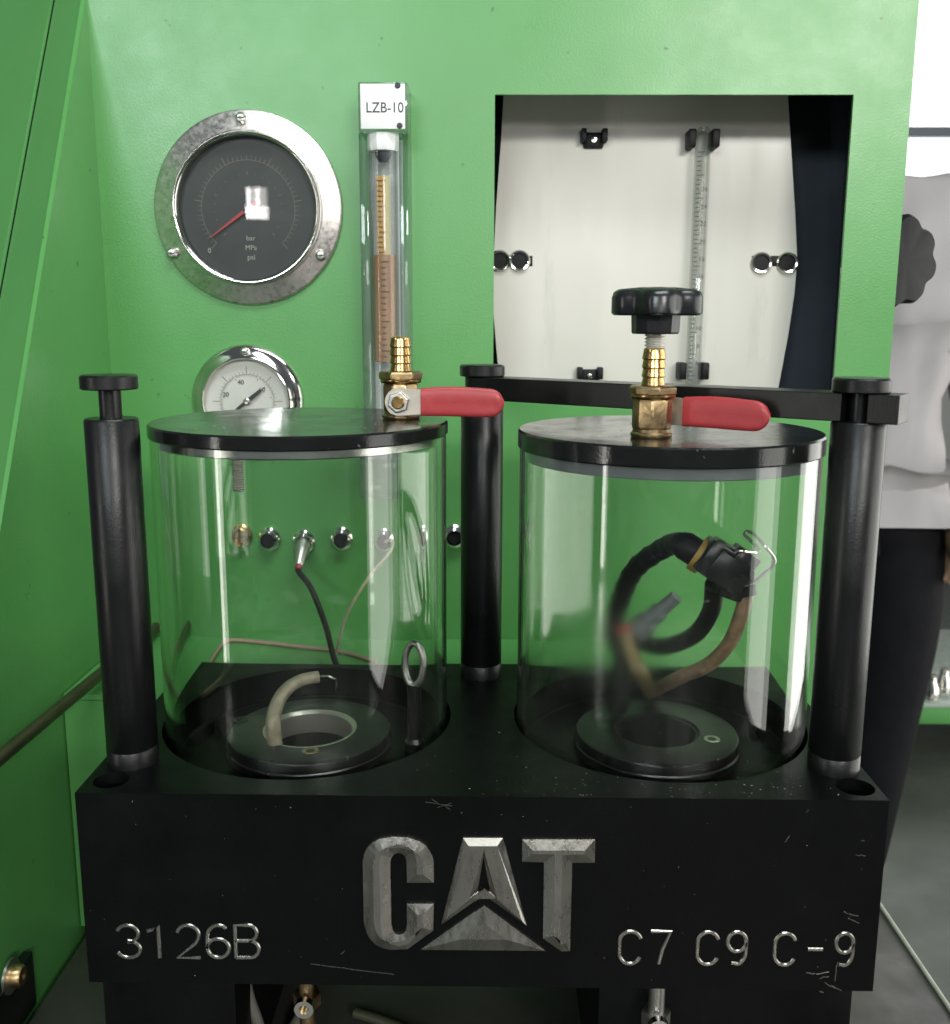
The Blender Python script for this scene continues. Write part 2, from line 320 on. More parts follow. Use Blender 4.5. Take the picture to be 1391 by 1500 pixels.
# green machine base behind the person
gb = thing('machine_base', 'low green machine frame rail on legs on the floor behind the person', 'machine', (2.2, 2.3, FZ))
zt = PY(1370, 1035, 2.0).z; zb = PY(1370, 1062, 2.0).z
bm = BM(); box(bm, (.95, 2.0, zb), (3.2, 2.06, zt), .006); obj('front_rail', bm, 'greend', gb)
bm = BM(); box(bm, (.95, 2.55, zb), (3.2, 2.61, zt), .006); obj('rear_rail', bm, 'greend', gb)
bm = BM(); box(bm, (.95, 1.99, zt), (3.2, 2.63, zt+.012), .004); obj('deck', bm, mat('deck_glass', (.34, .40, .34), .12, var=.2), gb)
for xx in (.96, 3.1):
    for yy in (2.002, 2.552):
        bm = BM(); box(bm, (xx, yy, FZ), (xx+.07, yy+.056, zb+.002)); obj('leg', bm, 'greend', gb, smooth=False)
jj = PY(1377, 1012, 2.02)
for k, dx in enumerate((0, .035)):
    bm = BM(); lathe(bm, [(0, 0), (.022, 0), (.022, .03), (.012, .05), (.012, .065), (0, .065)], 20, Matrix.Translation((jj.x-.02+dx*1.6, 2.03+.05*k, zt+.012)))
    tag(obj('steel_fitting', bm, 'chrome'), 'small bright steel fitting on the green machine deck', 'fitting', 'steel fittings on the green machine')

# ------------------------------------------------------------------ test bench cabinet
CX = -.2916
TZ = -.10
cab = thing('test_bench', 'green painted steel test bench cabinet with rectangular opening', 'cabinet', (0, .5, FZ))
ox0, oz1 = PY(724, 138, YP).x, PY(724, 138, YP).z
ox1 = PY(1250, 140, YP).x; oz0 = .280; px1 = PY(1330, 200, YP).x
bm = BM()
def mp(u, v, w_): return (u, w_, v)
prism(bm, [[(CX-.003, TZ), (px1, TZ), (px1, .95), (CX-.003, .95)], [(ox0, oz0), (ox1, oz0), (ox1, oz1), (ox0, oz1)]], YP, YP+.003, mp)
back = obj('back_panel', bm, 'green', cab, smooth=False); 
bm = BM(); box(bm, (px1-.003, YP+.0031, TZ), (px1, YP+.06, .95)); obj('panel_return', bm, 'green', cab, smooth=False)
# recess box behind the opening
RD = YP+.105
bm = BM()
box(bm, (ox0-.06, RD, oz0-.05), (px1-.006, RD+.003, oz1+.05)); box(bm, (ox0-.063, YP+.004, oz0-.05), (ox0-.06, RD, oz1+.05)); box(bm, (px1-.009, YP+.004, oz0-.05), (px1-.006, RD, oz1+.05))
box(bm, (ox0-.06, YP+.004, oz0-.053), (px1-.009, RD, oz0-.05)); box(bm, (ox0-.06, YP+.004, oz1+.05), (px1-.009, RD, oz1+.053))
obj('recess_box', bm, 'dark', cab, smooth=False)
# side cheek with slanted front edge, plus folded flange and door
B1 = PX(107, 110, CX); B2 = PX(0, 780, CX)
dB = (B1-B2)/(B1.z-B2.z)
def edge(z): return B2 + dB*(z-B2.z)
bm = BM()
def mpx(u, v, w_): return (w_, u, v)
eb = edge(-.35); zc = B2.z+(YP+.05-B2.y)/dB.y
prism(bm, [[(YP+.05, TZ-.25), (eb.y, -.35), (YP+.05, zc)]], CX, CX-.003, mpx)
obj('side_panel', bm, 'green', cab, smooth=False)
DL = Vector((-1, .75, 0)).normalized(); nB = dB.cross(DL).normalized()
if nB.y > 0: nB = -nB
C1 = PX(55, 110, CX-.02); 
# seam line on the flange plane
def on_flange(px, py):
    d = ray(px, py); p0 = B2; n = nB; t = (p0-CAM).dot(n)/d.dot(n); return CAM+d*t
s1, s2 = on_flange(57, 110), on_flange(0, 419)
ds = (s2-s1)/(s2.z-s1.z)
def seam(z): return s1+ds*(z-s1.z)
def flange_piece(name, top, bot, m):
    bm = BM(); f = [bm.verts.new(p) for p in (top[0], top[1], bot[1], bot[0])]; fc = bm.faces.new(f)
    r = bmesh.ops.extrude_face_region(bm, geom=[fc]); bmesh.ops.translate(bm, vec=-nB*.0025, verts=[g for g in r['geom'] if isinstance(g, bmesh.types.BMVert)])
    return obj(name, bm, m, cab, smooth=False)
g = Vector((.0034, 0, 0))
flange_piece('corner_flange', (edge(.9)+DL*.0045, seam(.9)+g*.5), (edge(-.3)+DL*.0045, seam(-.3)+g*.5), 'greend')
flange_piece('door_panel', (seam(.9)-g*.5, seam(.9)+DL*.5), (seam(-.3)-g*.5, seam(-.3)+DL*.5), 'greend')
bm = BM(); tube(bm, [seam(.9)-nB*.0045, seam(-.3)-nB*.0045], .0038, 8); obj('gap_shade_tube', bm, 'rubber', cab)  # dark tube added behind the door gap to stand for its shade
# ledge behind the block, worktop tray, base
LZ = .079
bm = BM(); box(bm, (CX+.001, .193, LZ-.004), (.205, YP-.0005, LZ)); obj('ledge', bm, 'green', cab, smooth=False)
bm = BM(); box(bm, (CX+.001, .193, TZ+.001), (.200, .197, LZ-.0045)); obj('riser', bm, 'green', cab, smooth=False)
tx = PZ(1340, 1398, TZ).x
bm = BM(); box(bm, (-.285, -.35, TZ-.012), (tx, YP-.001, TZ), .004); obj('worktop', bm, 'tray', cab)
bm = BM(); tube(bm, [(tx-.002, -.34, TZ+.0008), (tx-.002, YP-.01, TZ+.0008)], .0016, 8); obj('worktop_edge', bm, mat('pale_edge', (.48, .46, .39), .4, .2, var=.2, vscale=90), cab)  # pale line along the right edge of the worktop
bm = BM(); box(bm, (-.27, -.2, FZ), (tx-.04, .55, TZ-.013)); obj('base_cabinet', bm, 'greend', cab, smooth=False)

# ================================================================== CLAMP BLOCK
H = .1046; BD = .190; BW = .2
JL = Vector((-.1015, .0994, 0)); JR = Vector((.1038, .1015, 0)); PR = .0836; PF = .086
blk = thing('clamp_block', 'black steel clamp block with raised CAT emblem and engraved part numbers', 'block', (0, .09, 0))
bm = BM(); box(bm, (-BW, 0, 0), (BW, BD, H))
body = obj('body', bm, 'blackface', blk, smooth=False)
cut = []
def cyl(c, r, z0, z1, seg=96):
    bm = BM(); lathe(bm, [(0, z0), (r, z0), (r, z1), (0, z1)], seg, Matrix.Translation((c[0], c[1], 0)))
    return obj('c', bm, 'blackface', smooth=False)
hL, hR = PZ(163, 1143, H), PZ(1252, 1153, H)
cut += [cyl(JL, PR, PF, .2), cyl(JR, PR+.0012, PF, .2), cyl(JL, .0265, .045, .2, 48), cyl(JR, .0243, .045, .2, 48), cyl(hL, .0088, .02, .2, 40), cyl(hR, .0095, .02, .2, 40)]
boolean(body, cut)
bevel_mod(body, .0007, 2)
# lettering -----------------------------------------------------------
def stroke_glyph(ch):
    def arc(cx, cy, rx, ry, a0, a1, n=14): return [(cx+rx*math.cos(math.radians(a0+(a1-a0)*i/n)), cy+ry*math.sin(math.radians(a0+(a1-a0)*i/n))) for i in range(n+1)]
    if ch == '3': return [arc(.48, .74, .45, .26, 160, -90)+arc(.48, .26, .50, .26, 90, -160)]
    if ch == '1': return [[(.1, .82), (.35, .86), (.62, 1), (.62, 0)]]
    if ch == '2': return [arc(.5, .70, .46, .30, 165, -25)+[(.8, .44), (.02, .0), (1, 0)]]
    if ch == '6': return [[(.86, .9)]+arc(.56, .62, .52, .38, 65, 180)+arc(.5, .29, .48, .29, 180, 540, 26)]
    if ch == 'B': return [[(0, 0), (0, 1), (.55, 1)]+arc(.6, .76, .33, .24, 90, -90)+[(0, .52)], [(.6, .52)]+arc(.62, .26, .38, .26, 90, -90)+[(0, 0)]]
    if ch == 'C': return [arc(.52, .68, .50, .32, 20, 180)+arc(.52, .32, .50, .32, 180, 340)]
    if ch == '7': return [[(0, 1), (1, 1), (.62, .45), (.45, 0)]]
    if ch == '9': return [arc(.5, .70, .48, .30, 0, 360, 26)+[(.98, .5)]+arc(.46, .38, .52, .38, 0, -75)+[(.25, .04)]]
    if ch == '-': return [[(0, .5), (1, .5)]]
def ribbon(bm, pts, w_, d):
    # v-shaped raised bead along a 2d path on the front face (y = -d at the ridge)
    n = len(pts); L_ = []; R_ = []; C_ = []
    for i, p in enumerate(pts):
        p = Vector(p); a = Vector(pts[max(i-1, 0)]); b = Vector(pts[min(i+1, n-1)]); t = (b-a); t = t.normalized() if t.length > 1e-9 else Vector((1, 0))
        nn = Vector((-t.y, t.x))*w_/2
        L_.append(bm.verts.new((p.x+nn.x, .0003, p.y+nn.y))); R_.append(bm.verts.new((p.x-nn.x, .0003, p.y-nn.y)))
        C_.append((bm.verts.new((p.x+nn.x*.45, -d, p.y+nn.y*.45)), bm.verts.new((p.x-nn.x*.45, -d, p.y-nn.y*.45))))
    for i in range(n-1):
        bm.faces.new((L_[i], L_[i+1], C_[i+1][0], C_[i][0])); bm.faces.new((C_[i][0], C_[i+1][0], C_[i+1][1], C_[i][1])); bm.faces.new((C_[i][1], C_[i+1][1], R_[i+1], R_[i]))
    for i in (0, n-1): bm.faces.new((L_[i], C_[i][0], C_[i][1], R_[i]))
NUM = [('3', 173, 204, 1356, 1403), ('1', 215, 243, 1356, 1403), ('2', 260, 292, 1356, 1403), ('6', 304, 335, 1356, 1403), ('B', 346, 378, 1356, 1403),
       ('C', 905, 938, 1365, 1412), ('7', 951, 982, 1365, 1412), ('C', 1019, 1052, 1366, 1413), ('9', 1063, 1094, 1366, 1413), ('C', 1132, 1165, 1368, 1414), ('-', 1181, 1206, 1368, 1414), ('9', 1221, 1251, 1368, 1415)]
for ch, x0, x1, y0, y1 in NUM:
    a = PY(x0, y1, 0); b = PY(x1, y0, 0); bm = BM()
    for st in stroke_glyph(ch): ribbon(bm, [(a.x+(b.x-a.x)*u, a.z+(b.z-a.z)*v) for u, v in st], .0025, .00050)
    obj('engraved_character', bm, 'letter', blk, angle=20)
def cp(pts): 
    return [((lambda q: (q.x, q.z))(PY(480+x/3.161, 1180+y/3.161, 0))) for x, y in pts]
LET = {
 'C': [[(165, 250), (170, 222), (185, 190), (210, 164), (240, 148), (300, 138), (370, 140), (430, 160), (458, 180), (475, 205), (488, 232), (493, 262), (493, 350), (370, 350), (367, 252), (360, 228), (346, 216), (328, 212), (310, 218), (298, 235), (292, 262), (297, 545), (305, 575), (318, 587), (335, 591), (352, 586), (363, 573), (370, 545), (368, 447), (493, 447), (490, 572), (372, 657), (290, 660), (255, 652), (222, 634), (196, 606), (180, 575), (170, 530)]],
 'A': [[(628, 143), (808, 143), (918, 550), (722, 408), (528, 543)], [(720, 232), (749, 392), (690, 392)]],
 'W': [[(722, 455), (1005, 665), (432, 660)]],
 'T': [[(897, 150), (1235, 150), (1232, 258), (1128, 258), (1118, 666), (1080, 668), (993, 608), (998, 256), (897, 253)]],
}
for k, loops in LET.items():
    bm = BM(); prism(bm, [cp(l) for l in loops], .0004, -.0016, mp, inset={'C': (.0052, .0014), 'A': (.0046, .0014, 1), 'W': (.0070, .0014), 'T': (.0052, .0014)}[k])
    obj('emblem_letter' if k != 'W' else 'emblem_triangle', bm, 'letter', blk, smooth=False)
# scratches and chips on the front face
def scr(x0, y0, x1, y1, wpx=1.6, jit=1.5, n=4):
    jit *= .6
    bm = BM(); pts = []
    for i in range(n+1):
        t = i/n; q = PY(x0+(x1-x0)*t+random.uniform(-jit, jit), y0+(y1-y0)*t+random.uniform(-jit, jit), 0); pts.append((q.x, q.z))
    ribbon(bm, pts, wpx*.00034, .00022); obj('scratch_mark', bm, 'letter', blk, angle=20)
for a in [(624, 1176, 664, 1181), (634, 1171, 646, 1179), (640, 1184, 662, 1176), (652, 1182, 660, 1186)]: scr(*a, 1.1, 2.)
for a in [(1149, 1234, 1155, 1225), (1234, 1336, 1256, 1342), (1240, 1345, 1258, 1352), (1254, 1252, 1268, 1254), (1262, 1232, 1266, 1231), (1180, 1424, 1192, 1427), (1196, 1428, 1214, 1424), (1198, 1434, 1212, 1430), (1200, 1452, 1206, 1456), (1208, 1440, 1224, 1448), (1216, 1444, 1232, 1452), (1226, 1410, 1222, 1436)]: scr(*a, 1.7, 2.2)
scr(455, 1412, 578, 1428, .8, .8, 10); scr(1180, 1190, 1183, 1186, 1, 1); scr(500, 1398, 506, 1392, 1, .6)
bm = BM()
for _ in range(60):
    x = random.uniform(-.197, .197); z = random.uniform(.003, H-.003); s = random.uniform(.00010, .00028)
    bmesh.ops.create_icosphere(bm, subdivisions=0 if False else 1, radius=s, matrix=Matrix.Translation((x, 0, z)) @ Matrix.Diagonal((1, .4, random.uniform(.6, 1.8), 1)))
obj('dust_fleck', bm, 'letter', blk, kind='stuff')

bm = BM()
for _ in range(150):
    x = random.gauss(.1, .07); y = abs(random.gauss(0, .03))+.002
    if abs(x) > .197 or y > .18: continue
    if any((x-c.x)**2+(y-c.y)**2 < (PR+.002)**2 for c in (JL, JR)) or (x-hR.x)**2+(y-hR.y)**2 < .0105**2 or (x-hL.x)**2+(y-hL.y)**2 < .010**2: continue
    s_ = random.uniform(.0001, .00035)
    bmesh.ops.create_icosphere(bm, subdivisions=1, radius=s_, matrix=Matrix.Translation((x, y, H)) @ Matrix.Diagonal((random.uniform(.7, 2), 1, .5, 1)))
obj('surface_fleck', bm, 'letter', blk, kind='stuff')
# supports, drains and hoses under the block
for a, b in ((134, 335), (880, 1265)):
    xa, xb = PY(a, 1445, .006).x, PY(b, 1445, .006).x
    bm = BM(); box(bm, (xa, .018, TZ-.0005), (xb, .17, .0005), .002); obj('support_foot', bm, 'blackface', blk)
def drain(px, py, Y, lab, m):
    p = PY(px, py, Y); t = thing('drain_fitting', lab, 'fitting', (p.x, Y, p.z-.02))
    bm = BM(); lathe(bm, [(0, .0), (.0045, 0), (.0045, .010), (.0042, .010), (.0042, .001-p.z if False else .02+(.0006-p.z)), (0, .02+(.0006-p.z))], 16, Matrix.Translation((p.x, Y, p.z-.02))); obj('stem', bm, m, t)
    bm = BM(); lathe(bm, [(0, 0), (.0075, 0), (.0075, .007), (0, .007)], 6, Matrix.Translation((p.x, Y, p.z-.006))); obj('hex_nut', bm, m, t, angle=20)
    bm = BM(); lathe(bm, [(.0028, 0), (.0052, 0), (.0052, .004), (.0028, .004)], 20, axis_m((p.x, Y-.006, p.z-.002), (0, -1, 0)), closed=True); obj('ring', bm, 'chrome', t)
    return t
drain(450, 1457, .03, 'small steel drain fitting below the 3126B side of the block', 'brassd')
drain(960, 1484, .006, 'steel drain fitting below the C7 lettering of the block', 'zinc')
p0 = PY(360, 1441, .05); p1 = PY(378, 1500, .05)
bm = BM(); tube(bm, spline([Vector((p0.x, .05, .002)), p0, p1, p1+(p1-p0)*.6, p1+(p1-p0)*.6+Vector((.004, .02, -.03)), Vector((p1.x+.012, .09, TZ+.004)), Vector((p1.x+.02, .12, TZ+.004))]), .0034, 12); tag(obj('drain_hose', bm, 'greyhose'), 'grey drain hose hanging beneath the clamp block beside a fitting', 'hose')
bm = BM(); q = [PZ(520, 1484, TZ+.003), PZ(570, 1500, TZ+.003), PZ(640, 1530, TZ+.003)]
tube(bm, spline(q), .003, 10); tag(obj('tray_hose', bm, 'olive'), 'thin olive hose lying on the worktop beneath the clamp block', 'hose')

# ================================================================== POSTS AND BAR
PZT = .3079
def post(x, y, lab):
    t = thing('clamp_post', lab, 'post', (x, y, H))
    T = Matrix.Translation((x, y, 0))
    bm = BM(); lathe(bm, [(0, H-.0008), (.0131, H-.0008), (.0131, H+.0085), (.01275, H+.0090), (.0131, H+.0095), (.0131, .2855), (.0124, .2865), (.0058, .2866), (0, .2866)], 48, T); obj('shaft', bm, 'black', t)
    bm = BM(); lathe(bm, [(0, .286), (.0054, .286), (.0054, .3012), (0, .3012)], 32, T); obj('neck', bm, 'black', t)
    bm = BM(); lathe(bm, [(0, .3008), (.0131, .3008), (.0138, .3014), (.0138, .3070), (.0129, PZT), (0, PZT)], 48, T); obj('cap', bm, 'black', t)
    return t
LP = (-.184, .0369); RP = (.1851, .0364); MP = (-.0008, .1697)
post(*LP, 'black clamp post with exposed neck and mushroom cap, no bar on it')
post(*MP, 'black clamp post between the two jars at the back of the block')
post(*RP, 'black clamp post with the bar slotted on its neck')
ax = Vector((RP[0]-MP[0], RP[1]-MP[1], 0)); AL = ax.length; ax.normalize(); nx = Vector((ax.y, -ax.x, 0))  # nx points to the front
if nx.y > 0: nx = -nx
def mb(u, v, w_): q = Vector((MP[0], MP[1], 0))+ax*u+nx*v; return (q.x, q.y, w_)
hw = .0105; bl = .0205
def ar(cx, r, a0, a1, n=10): return [(cx+r*math.cos(math.radians(a0+(a1-a0)*i/n)), r*math.sin(math.radians(a0+(a1-a0)*i/n))) for i in range(n+1)]
outer = [(0, -hw)]+ar(0, hw, 270, 90, 12)[1:-1]+[(0, hw), (AL-.0060, hw)]+[(AL+.0060*math.cos(math.radians(180+180*i/10)), .0060*math.sin(math.radians(180+180*i/10))) for i in range(11)]+[(AL+.0060, hw), (AL+bl, hw), (AL+bl, -hw)]
hp = [(.0056*math.cos(2*PI*i/20), .0056*math.sin(2*PI*i/20)) for i in range(20)]
sc0 = AL*.548-.0080
hs = [(sc0+.0060*math.cos(2*PI*i/20), .0060*math.sin(2*PI*i/20)) for i in range(20)]
bm = BM(); prism(bm, [outer, hp, hs], .2868, .3006, mb)
cbar = thing('clamp_bar', 'black flat clamp bar with lobed knob screw spanning two posts above a jar lid', 'clamp', (MP[0], MP[1], .2868))
o = obj('bar', bm, 'black', cbar, smooth=False); bevel_mod(o, .0005, 2)

# ================================================================== JARS, LIDS, SEATS
def jar(c, r, z0, z1, m, lab):
    bm = BM(); lathe(bm, [(r, z0), (r, z1), (r-.0045, z1), (r-.0045, z0)], 96, Matrix.Translation((c.x, c.y, 0)), closed=True)
    o = obj('glass_jar', bm, m); return tag(o, lab, 'jar')
LT, RT = .2799, .2753
jar(JL, .0815, PF-.0003, LT-.0072, 'jarL', 'clear glass cylinder jar holding a bent pale hose, lid with silver ring')
jar(JR, .0832, PF-.0003, RT-.0100, 'jarR', 'oily glass cylinder jar holding a brown cable and black connector')
def lid(c, r, zt, th, plug, pm, lab):
    t = thing('jar_lid', lab, 'lid', (c.x, c.y, zt-th))
    T = Matrix.Translation((c.x, c.y, 0))
    bm = BM(); lathe(bm, [(0, zt-th), (r-.0008, zt-th), (r, zt-th+.0008), (r, zt-.0010), (r-.0010, zt), (0, zt)], 96, T); obj('disc', bm, 'lid', t)
    bm = BM(); lathe(bm, [(0, zt-th-plug), (r-.0062, zt-th-plug), (r-.0056, zt-th-plug+.0006), (r-.0056, zt-th+.0003), (0, zt-th+.0003)], 96, T); obj('plug_ring', bm, pm, t)
    bm = BM()
    for _ in range(70):
        a = random.uniform(0, 2*PI); rr = (r-.003)*math.sqrt(random.random()); s_ = random.uniform(.00012, .0004)
        bmesh.ops.create_icosphere(bm, subdivisions=1, radius=s_, matrix=Matrix.Translation((c.x+rr*math.cos(a), c.y+rr*math.sin(a), zt)) @ Matrix.Diagonal((random.uniform(.8, 2.5), 1, .35, 1)))
    obj('surface_fleck', bm, 'rubber' if pm == 'oring' else 'letter', t, kind='stuff')
    return t
ld = lid(JL, .0823, LT, .0075, .0046, 'alu', 'black jar lid with a silver plug ring, valve lever near its edge')
lid(JR, .0842, RT, .0104, .0064, 'oring', 'dusty black jar lid with a grey plug ring, pressed by the clamp knob screw')
# stud hanging below the left lid
sx_ = PY(348, 690, .095)
bm = BM(); zz0 = PY(350, 719, .095).z; prof = [(0, zz0)]; z = zz0; 
while z < LT-.0120: prof += [(.0025, z), (.0034, z+.0006), (.0034, z+.0008)]; z += .0014
prof += [(.0026, LT-.0118), (0, LT-.0118)]
lathe(bm, prof, 16, Matrix.Translation((sx_.x, .095, 0))); obj('threaded_stud', bm, 'thread', ld)
def seat(c, r, rb, zt, lab, liner, yoff=0):
    t = thing('seat_ring', lab, 'ring', (c.x, c.y, PF)); T = Matrix.Translation((c.x, c.y, 0))
    bm = BM(); lathe(bm, [(rb, PF-.0004), (r+.0008, PF-.0004), (r+.0008, PF+.004), (r, PF+.0048), (r, zt-.0022), (r-.0006, zt-.0008), (r-.0022, zt), (rb+.0008, zt), (rb, zt-.0008)], 96, T, closed=True); obj('body', bm, 'seat', t)
    if liner:
        bm = BM(); lathe(bm, [(rb+.0006, zt+.0002), (rb-.0004, zt+.0002), (rb-.0020, zt-.0016), (rb-.0020, .0835), (rb+.0002, .0835), (rb+.0002, zt-.0014)], 72, T, closed=True); obj('liner', bm, 'liner', t)
    else:
        bm = BM(); lathe(bm, [(rb-.0001, zt-.0012), (rb-.0010, zt-.0015), (rb-.0010, .072), (rb-.0001, .072)], 72, T, closed=True); obj('liner', bm, 'seat', t)
    return t
SZ = .0972
stL = seat(JL, .0478, .0270, SZ, 'black seat ring with a bright steel lined bore inside the jar', True)
stR = seat(JR, .0478, .0243, SZ, 'black seat ring with a plain black bore inside the oily jar', False)
def dimple(px, py, par, m='brassd'):
    p = PZ(px, py, SZ)
    bm = BM(); lathe(bm, [(0, SZ-.0005), (.0020, SZ-.0004), (.0030, SZ+.0003), (.0045, SZ+.0003), (.0048, SZ-.0004)], 20, Matrix.Translation((p.x, p.y, 0))); obj('screw', bm, m, par)
dimple(455, 1098, stL); dimple(1042, 1081, stR, 'zinc'); dimple(352, 1053, stL, 'seat'); dimple(880, 1050, stR, 'seat')
# pale hose in left seat
Y0 = .092
hp_ = [PY(404, 1062, Y0-.014)+Vector((0, 0, -.032)), PY(402, 1072, Y0-.014), PY(401, 1050, Y0-.010), PY(408, 1026, Y0-.004), PY(422, 1007, Y0), PY(442, 995, Y0+.004), PY(467, 990, Y0+.008)]
hp_[0] = Vector((hp_[1].x+.001, hp_[1].y+.004, .0448))
sp = spline(hp_, 7); bm = BM(); tube(bm, sp, [.0046-.0012*i/(len(sp)-1) for i in range(len(sp))], 14)
hz = thing('bent_hose', 'bent pale translucent hose with wire end rising from the steel lined bore', 'hose', hp_[0]); obj('tube', bm, 'hose', hz)
e0 = hp_[-1]; bm = BM(); tube(bm, [e0+Vector((-.004, 0, 0)), e0+Vector((.006, 0, .0005)), PY(492, 994, Y0+.01), PY(493, 1010, Y0+.01)], .0007, 8); obj('wire_end', bm, 'chrome', hz)
# C-shaped glare inside left jar, modelled as a ring on a stem
p = PY(606, 972, .094); rf = thing('glare_ring', 'glare modelled as a small ring on a black stem inside the jar beside the seat', 'fitting', (p.x, p.y, PF))
bm = BM(); lathe(bm, [(0, PF-.0003), (.006, PF-.0003), (.006, PF+.006), (.004, PF+.008), (.004, p.z-.012), (0, p.z-.012)], 20, Matrix.Translation((p.x, p.y, 0))); obj('stem', bm, 'seat', rf)
bm = BM(); rm = axis_m(p, (-.55, -1, .1)); tube(bm, [rm @ Vector((.0062*math.cos(2*PI*i/28), .0125*math.sin(2*PI*i/28), 0)) for i in range(29)], .0020, 10, caps=False); bmesh.ops.remove_doubles(bm, verts=bm.verts, dist=1e-5); obj('ring', bm, 'zinc', rf)

# cable assembly in right jar
YC = .066
ca = thing('connector_cable', 'brown sleeved cable with black connector, yellow band and bent wire clip inside oily jar', 'cable', (JR.x, JR.y, PF))
k0 = PZ(958, 1012, SZ+.004)
pts = [k0+Vector((-.004, .004, -.004)), k0+Vector((0, 0, .001)), PY(995, 991, YC+.030), PY(1035, 973, YC+.016), PY(1066, 942, YC+.006), PY(1083, 902, YC), PY(1091, 868, YC), PY(1090, 850, YC)]
bm = BM(); tube(bm, spline(pts, 6), .0040, 14); obj('sleeve', bm, 'sleeve', ca)
cc = PY(1060, 832, YC)
for i, (dx, dz, sx, sy, sz, a) in enumerate([(0, 0, .011, .010, .0085, -35), (.0085, .0045, .0065, .008, .0065, -35), (.004, -.0085, .0070, .008, .0075, -20), (-.0075, .006, .007, .0085, .0095, -35), (.010, -.0045, .005, .006, .010, 10), (-.0015, .0095, .006, .007, .005, -30)]):
    bm = BM(); box(bm, (-sx, -sy, -sz), (sx, sy, sz), .0016, 2, Matrix.Translation(cc+Vector((dx, (i % 3-1)*.002, dz))) @ Matrix.Rotation(math.radians(-a), 4, 'Y')); obj('connector_housing', bm, 'plastic', ca)
yb = PY(1025, 813, YC+.003); yd = (PY(1010, 800, YC+.006)-cc).normalized()
bm = BM(); lathe(bm, [(.0068, -.0030), (.0098, -.0028), (.0100, .0028), (.0070, .0030)], 28, axis_m(yb, yd), closed=True); obj('yellow_band', bm, 'yellow', ca)
bm = BM(); lathe(bm, [(0, -.006), (.0076, -.006), (.0080, .010), (.0062, .014), (0, .014)], 22, axis_m(yb, yd)); obj('connector_tail', bm, 'rubber', ca)
tl = yb+yd*.012
bm = BM(); h1 = spline([tl, PY(975, 800, YC+.030), PY(930, 832, YC+.058), PY(907, 880, YC+.068), PY(898, 928, YC+.068), PY(912, 962, YC+.062), Vector((.083, .122, SZ+.002))], 8)
tube(bm, h1, [.0060+.0004*math.sin(i*2.2) for i in range(len(h1))], 14); obj('black_hose', bm, 'rubber', ca)
bm = BM(); h2 = spline([PY(1045, 855, YC+.008), PY(1040, 895, YC+.030), PY(1015, 930, YC+.050), PY(970, 946, YC+.062), PY(925, 938, YC+.066), PY(900, 945, YC+.068)], 8); tube(bm, h2, .0052, 14); obj('black_hose', bm, 'rubber', ca)
gp0, gp1 = PY(938, 918, YC+.056), PY(990, 873, YC+.050)
gd = (gp1-gp0).normalized()
bm = BM(); lathe(bm, [(0, -.004), (.0072, -.004), (.0072, .006), (.0056, .007), (.0056, .016), (.0044, .017), (.0040, (gp1-gp0).length), (0, (gp1-gp0).length)], 22, axis_m(gp0, gd)); obj('grey_plug', bm, 'oring', ca)
bm = BM(); tube(bm, spline([PY(914, 918, YC+.054), PY(922, 950, YC+.050), PY(938, 985, YC+.044), k0+Vector((-.002, .003, -.002))], 6), .0042, 12); obj('yellow_sleeve', bm, mat('yellowed_sleeve', (.36, .27, .12), .4, var=.5, vscale=120, bump=.2), ca)
rp_ = PY(914, 920, YC+.054); bm = BM(); lathe(bm, [(.0043, -.002), (.0049, -.0018), (.0049, .0018), (.0043, .002)], 16, axis_m(rp_, (PY(922, 950, YC+.050)-PY(914, 918, YC+.054))), closed=True); obj('red_band', bm, 'inkred', ca)
wp = [(800, 232), (800, 205), (838, 212), (880, 280), (920, 333), (968, 327), (1030, 275), (1072, 235), (1080, 198), (1030, 130), (985, 78), (950, 60), (934, 76), (962, 104), (1000, 146), (1000, 168), (955, 165), (905, 160), (880, 175)]
bm = BM(); wpp = [PY(820+x/3.4775, 760+y/3.4775, YC-.011+(.004 if i > 9 else 0)) for i, (x, y) in enumerate(wp)]; tube(bm, spline(wpp, 4), .00085, 8); obj('wire_clip', bm, 'chrome', ca)
bm = BM(); tube(bm, [Vector((k0.x+.002, k0.y-.003, SZ-.0004)), Vector((k0.x+.002, k0.y-.003, SZ+.007))], .0009, 8); obj('pin', bm, 'chrome', ca)

